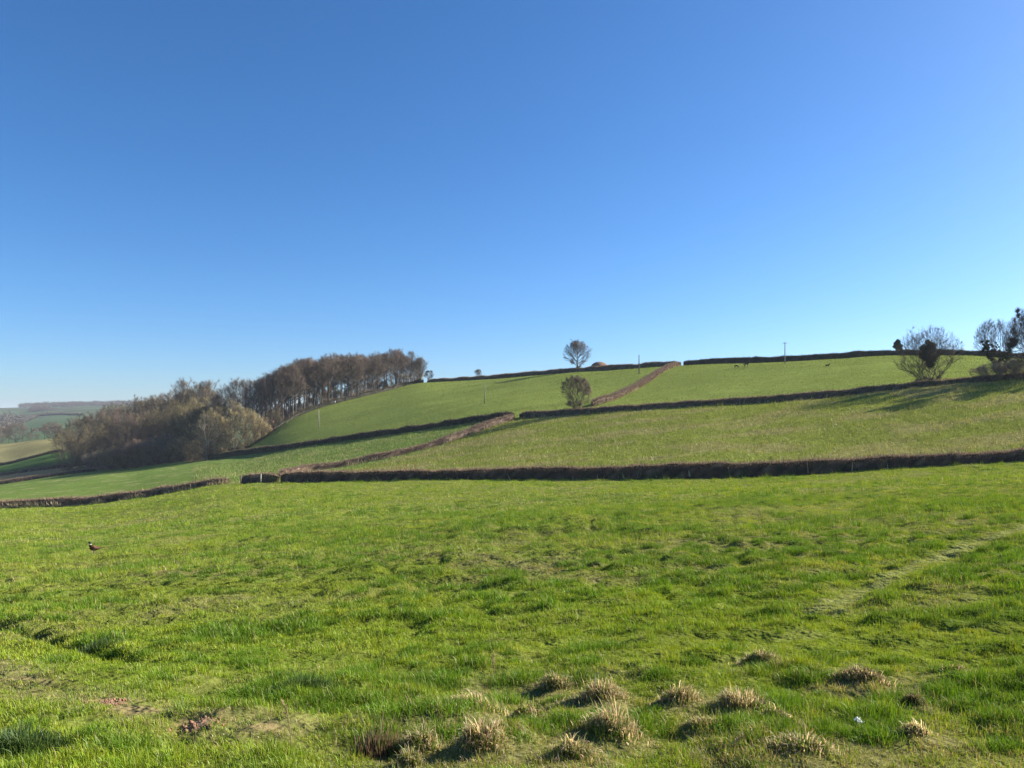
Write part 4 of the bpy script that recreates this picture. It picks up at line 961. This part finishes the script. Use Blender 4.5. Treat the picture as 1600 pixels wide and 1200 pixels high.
horse(1293, 574.5, 212, 8, 'dark horse lying in the grass right of the crossarm pole', 'lying', 1)

# ------------------------------------------------------------------ tussocks, soil, litter and stalks in the foreground
def tussock(px, py, wpx, hpx, label, seed, cols, n=520, name='grass_tussock', cat='tussock', lean=(.2, 2.3), dens=1.0, upright=False, group='dead grass tussocks in the foreground'):
    X, Y = at_pixel(px, py); rs = RS(seed); R = wpx / F * Y / 2; H = hpx / F * Y; z = ground_z(X, Y)
    n = int(n * dens)
    a = rs.rand(n) * 6.28; r = R * np.sqrt(rs.rand(n)) * (.55 + .75 * rs.rand(n) ** 3) * (1 + .3 * np.sin(2 * a + seed)); x = np.cos(a) * r * 1.2; y = np.sin(a) * r
    th, sx = rs.normal(0, .35), 1 + .6 * rs.rand(); u_, v_ = x * sx, y / sx ** .5; x, y = u_ * math.cos(th) - v_ * math.sin(th), u_ * math.sin(th) + v_ * math.cos(th)
    H *= .46; R *= 1.2; bias = rs.normal(0, .5, 2) + [-.25, -.35]
    zz = height(x + X, y + Y) - z + (H * .42 * np.clip(1 - (r / (R * .8)) ** 2, 0, 1) if not upright else 0) - .015
    L = H * (.35 + .75 * rs.rand(n) ** 1.3 + .7 * (rs.rand(n) < .06)) * np.clip(1.25 - .5 * r / R, .5, 2); ci = np.asarray(cols)[rs.choice(len(cols), n)] * (.6 + .7 * rs.rand(n))[:, None]
    ph = a + rs.normal(0, .9, n); ph = np.arctan2(np.sin(ph) + bias[1], np.cos(ph) + bias[0]); le = lean[0] + (lean[1] - lean[0]) * rs.rand(n)
    d = np.stack([np.cos(ph), np.sin(ph), np.zeros(n)], 1); up = np.array([0, 0, 1.]); W = .0044 * (.6 + .8 * rs.rand(n))
    fw = ph + 1.57 + rs.normal(0, .4, n); wv = np.stack([np.cos(fw), np.sin(fw), np.zeros(n)], 1) * (W / 2)[:, None]
    p = np.stack([x, y, zz], 1); V = [p - wv, p + wv]; ang = le * .15
    for k_, f in enumerate((.4, .35, .25)):
        p = p + up * (L * f * np.cos(ang))[:, None] + d * (L * f * np.sin(ang))[:, None]; ang = ang + le * (.55 if not upright else .2)
        if k_ < 2: V += [p - wv * .8, p + wv * .8]
        else: V.append(p)
    V = np.stack(V, 1).reshape(-1, 3); b = np.arange(n) * 7
    me = mesh_np(name, V, [np.vstack([np.stack([b, b + 1, b + 3, b + 2], 1), np.stack([b + 2, b + 3, b + 5, b + 4], 1)]), np.stack([b + 4, b + 5, b + 6], 1)], np.repeat(ci, 7, axis=0), M_STRAW)
    tag(obj(name, me, None, (X, Y, z)), label, cat, group)
for i, (px, py, w, h, lab, cols) in enumerate(TUS): tussock(px, py, w, h, lab, 700 + i, cols, 640 + int(w * 8))
tussock(592, 1172, 66, 78, 'dark brown dock clump with tall dead stalks in the left foreground', 760, BRN, 620, 'dock_clump', 'dock', (.05, 1.0), 1, True, None)
GRN = [(.10, .17, .05), (.13, .19, .06), (.08, .14, .03)]
tussock(470, 1092, 90, 46, 'blue green clump of long grass left of the dock clump', 761, GRN, 1200, 'grass_clump', 'grass clump', (.2, 1.5), 1, False, None)
tussock(28, 1180, 110, 60, 'rank dark green grass clump in the bottom left corner', 762, GRN, 1200, 'grass_clump', 'grass clump', (.2, 1.3), 1, False, None)
tussock(150, 1010, 70, 26, 'dark green grass clump on the rut at the left', 763, GRN, 900, 'grass_clump', 'grass clump', (.2, 1.3), 1, False, None)

def soil_heap(px, py, wpx, hpx, label, seed):
    X, Y = at_pixel(px, py); R = wpx / F * Y / 2; H = hpx / F * Y; z = ground_z(X, Y); rs = RS(seed); mb = MB()
    n, m = 36, 9; V = []
    for j in range(m + 1):
        f = j / m
        for i in range(n):
            a = 6.2832 * i / n; r = R * (1 - f) * (1 + .25 * (fbm(np.array([math.cos(a) * 2]), np.array([math.sin(a) * 2]), seed, 2)[0] - .5)); x, y = r * math.cos(a), r * .8 * math.sin(a)
            V.append((x, y, ground_z(X + x, Y + y) - z + H * (1 - (1 - f) ** 1.6) * (.6 + .8 * vnoise(np.array([x / .03]), np.array([y / .03]), seed)[0]) - .012 * (1 - f)))
    q = [(j * n + i, j * n + (i + 1) % n, (j + 1) * n + (i + 1) % n, (j + 1) * n + i) for j in range(m) for i in range(n)]
    mb.add(V, q, None, np.array([.25, .155, .095]) * (.7 + .5 * rs.rand(len(V)))[:, None])
    for k_ in range(46):      # crumbs of earth
        a = rs.rand() * 6.28; r = R * (.2 + .9 * rs.rand()); x, y = r * math.cos(a), r * .8 * math.sin(a); s = .003 + .007 * rs.rand() ** 2
        zc = ground_z(X + x, Y + y) - z + H * max(0, 1 - (r / R) ** 1.6) * .9 + s * .4
        t = rs.normal(0, 1, (3, 3)); t, _ = np.linalg.qr(t); mb.box((x, y, zc), (s * 2, s * 1.6, s * 1.4), (.22 + .08 * rs.rand(), .145, .09), t)
    tag(obj('soil_heap', mb.mesh('soil_heap', M_SOIL), None, (X, Y, z)), label, 'soil heap')
soil_heap(310, 1146, 80, 8, 'bare reddish heap of crumbled soil in the lower left grass', 21)
soil_heap(172, 1112, 70, 5, 'flatter bare patch of reddish soil left of the crumbled heap', 22)

def litter():
    X, Y = at_pixel(1341, 1131); z = ground_z(X, Y) + .035; mb = MB(); rs = RS(2); n = 7; V = []
    for i in range(n):
        for j in range(n):
            u, v = i / (n - 1) - .5, j / (n - 1) - .5
            V.append((u * .042, v * .036, .012 * math.sin(u * 9 + v * 5) + .008 * math.cos(v * 14) + .004 * rs.rand()))
    V = np.array(V); q = [(i * n + j, i * n + j + 1, (i + 1) * n + j + 1, (i + 1) * n + j) for i in range(n - 1) for j in range(n - 1)]
    me = mesh_np('litter_scrap', V, [np.array(q)], np.tile([.8, .8, .78], (len(V), 1)), M_WHITE, True); o = obj('litter_scrap', me, None, (X, Y, z))
    md = o.modifiers.new('Solidify', 'SOLIDIFY'); md.thickness = .0012
    o.rotation_euler = (.5, .2, .4)
    tag(o, 'crumpled white scrap of litter lying in the grass', 'litter')
litter()

def stalk(px, py, hpx, label, seed, bend=.1):
    X, Y = at_pixel(px, py); H = hpx / F * Y; z = ground_z(X, Y); rs = RS(seed); root = empty('dead_stalk', (X, Y, z)); s = MB()
    P = [(0, 0, -.02), (bend * H * .15, 0, H * .4), (bend * H * .5, .01, H * .75), (bend * H, .01, H)]
    s.tube(P, [.0028, .0024, .002, .0012], 6, (.42, .36, .2)); obj('stem', s.mesh('stem', M_STRAW, True), root)
    h = MB()
    for k_ in range(16):
        f = .62 + .38 * k_ / 15; p = np.array([bend * H * f ** 1.6, .005, H * f]); a = rs.rand() * 6.28; h.tube([p, p + np.array([math.cos(a) * .012, math.sin(a) * .012, .016])], [.003, .001], 4, (.48, .40, .24))
    obj('seed_head', h.mesh('seed_head', M_STRAW), root); tag(root, label, 'stalk', 'dead grass stalks')
stalk(768, 1070, 52, 'tall thin dead grass stalk, right one of the pair in mid-foreground', 1, .05)
stalk(773, 1062, 40, 'shorter thin dead grass stalk beside the tall one', 2, -.04)
stalk(455, 1170, 70, 'straight dead stalk left of the dock clump', 3, -.2)
stalk(1130, 1196, 45, 'leaning dead stalk at the bottom edge, right of centre', 4, .7)

# ------------------------------------------------------------------ light, sky, camera
w = D.worlds.new('World'); sc.world = w; w.use_nodes = True; nt = w.node_tree; nt.nodes.clear()
out = nt.nodes.new('ShaderNodeOutputWorld'); bg = nt.nodes.new('ShaderNodeBackground'); sky = nt.nodes.new('ShaderNodeTexSky')
sky.sky_type = 'NISHITA'; sky.sun_disc = False; sky.sun_elevation = SUN_EL; sky.sun_rotation = SUN_AZ
sky.altitude = 0; sky.air_density = .83; sky.dust_density = .6; sky.ozone_density = 6.8
bg.inputs['Strength'].default_value = .073
hs = nt.nodes.new('ShaderNodeHueSaturation'); hs.inputs['Saturation'].default_value = 1.12
nt.links.new(sky.outputs['Color'], hs.inputs['Color']); nt.links.new(hs.outputs['Color'], bg.inputs['Color']); nt.links.new(bg.outputs[0], out.inputs['Surface'])
sd = Vector((math.sin(SUN_AZ) * math.cos(SUN_EL), math.cos(SUN_AZ) * math.cos(SUN_EL), math.sin(SUN_EL)))
sl = D.lights.new('sun', 'SUN'); sl.energy = 5.0; sl.angle = math.radians(.53); sl.color = (1, .93, .82)
so = D.objects.new('sun', sl); so.rotation_euler = (-sd).to_track_quat('-Z', 'Y').to_euler(); so.location = (60, 20, 60); COL.objects.link(so)

def haze():
    x, y0, y1, z0, z1 = 26000, -60, 7400, -200, 60
    V = [(i * x, yy, zz) for i in (-1, 1) for yy in (y0, y1) for zz in (z0, z1)]
    m, nt, out = nodes_mat('haze'); v = nt.nodes.new('ShaderNodeVolumePrincipled')
    v.inputs['Color'].default_value = (.80, .88, 1, 1); v.inputs['Density'].default_value = .00010; v.inputs['Anisotropy'].default_value = 0
    nt.links.new(v.outputs[0], out.inputs['Volume'])
    tag(obj('haze', mesh_np('haze', V, [np.array([(0, 1, 3, 2), (4, 6, 7, 5), (0, 4, 5, 1), (2, 3, 7, 6), (0, 2, 6, 4), (1, 5, 7, 3)])], None, m)), 'pale blue haze over the far hills', 'haze', kind='stuff')
haze()
cam = D.cameras.new('camera'); cam.sensor_width = 36; cam.lens = F / 1600 * 36; cam.shift_y = (HY - 600) / 1600; cam.clip_start = .05; cam.clip_end = 60000
co = D.objects.new('camera', cam); co.location = (0, 0, 0); co.rotation_euler = (math.pi / 2, 0, 0); COL.objects.link(co); sc.camera = co
sc.view_settings.view_transform = 'Standard'; sc.view_settings.look = 'None'; sc.view_settings.gamma = 1; sc.view_settings.exposure = 1.3
sc.cycles.use_denoising = True; sc.cycles.denoiser = 'OPENIMAGEDENOISE'; sc.cycles.denoising_input_passes = 'RGB_ALBEDO_NORMAL'; sc.cycles.denoising_prefilter = 'ACCURATE'
sc.cycles.max_bounces = 5; sc.cycles.diffuse_bounces = 3; sc.cycles.transmission_bounces = 3; sc.cycles.volume_bounces = 0
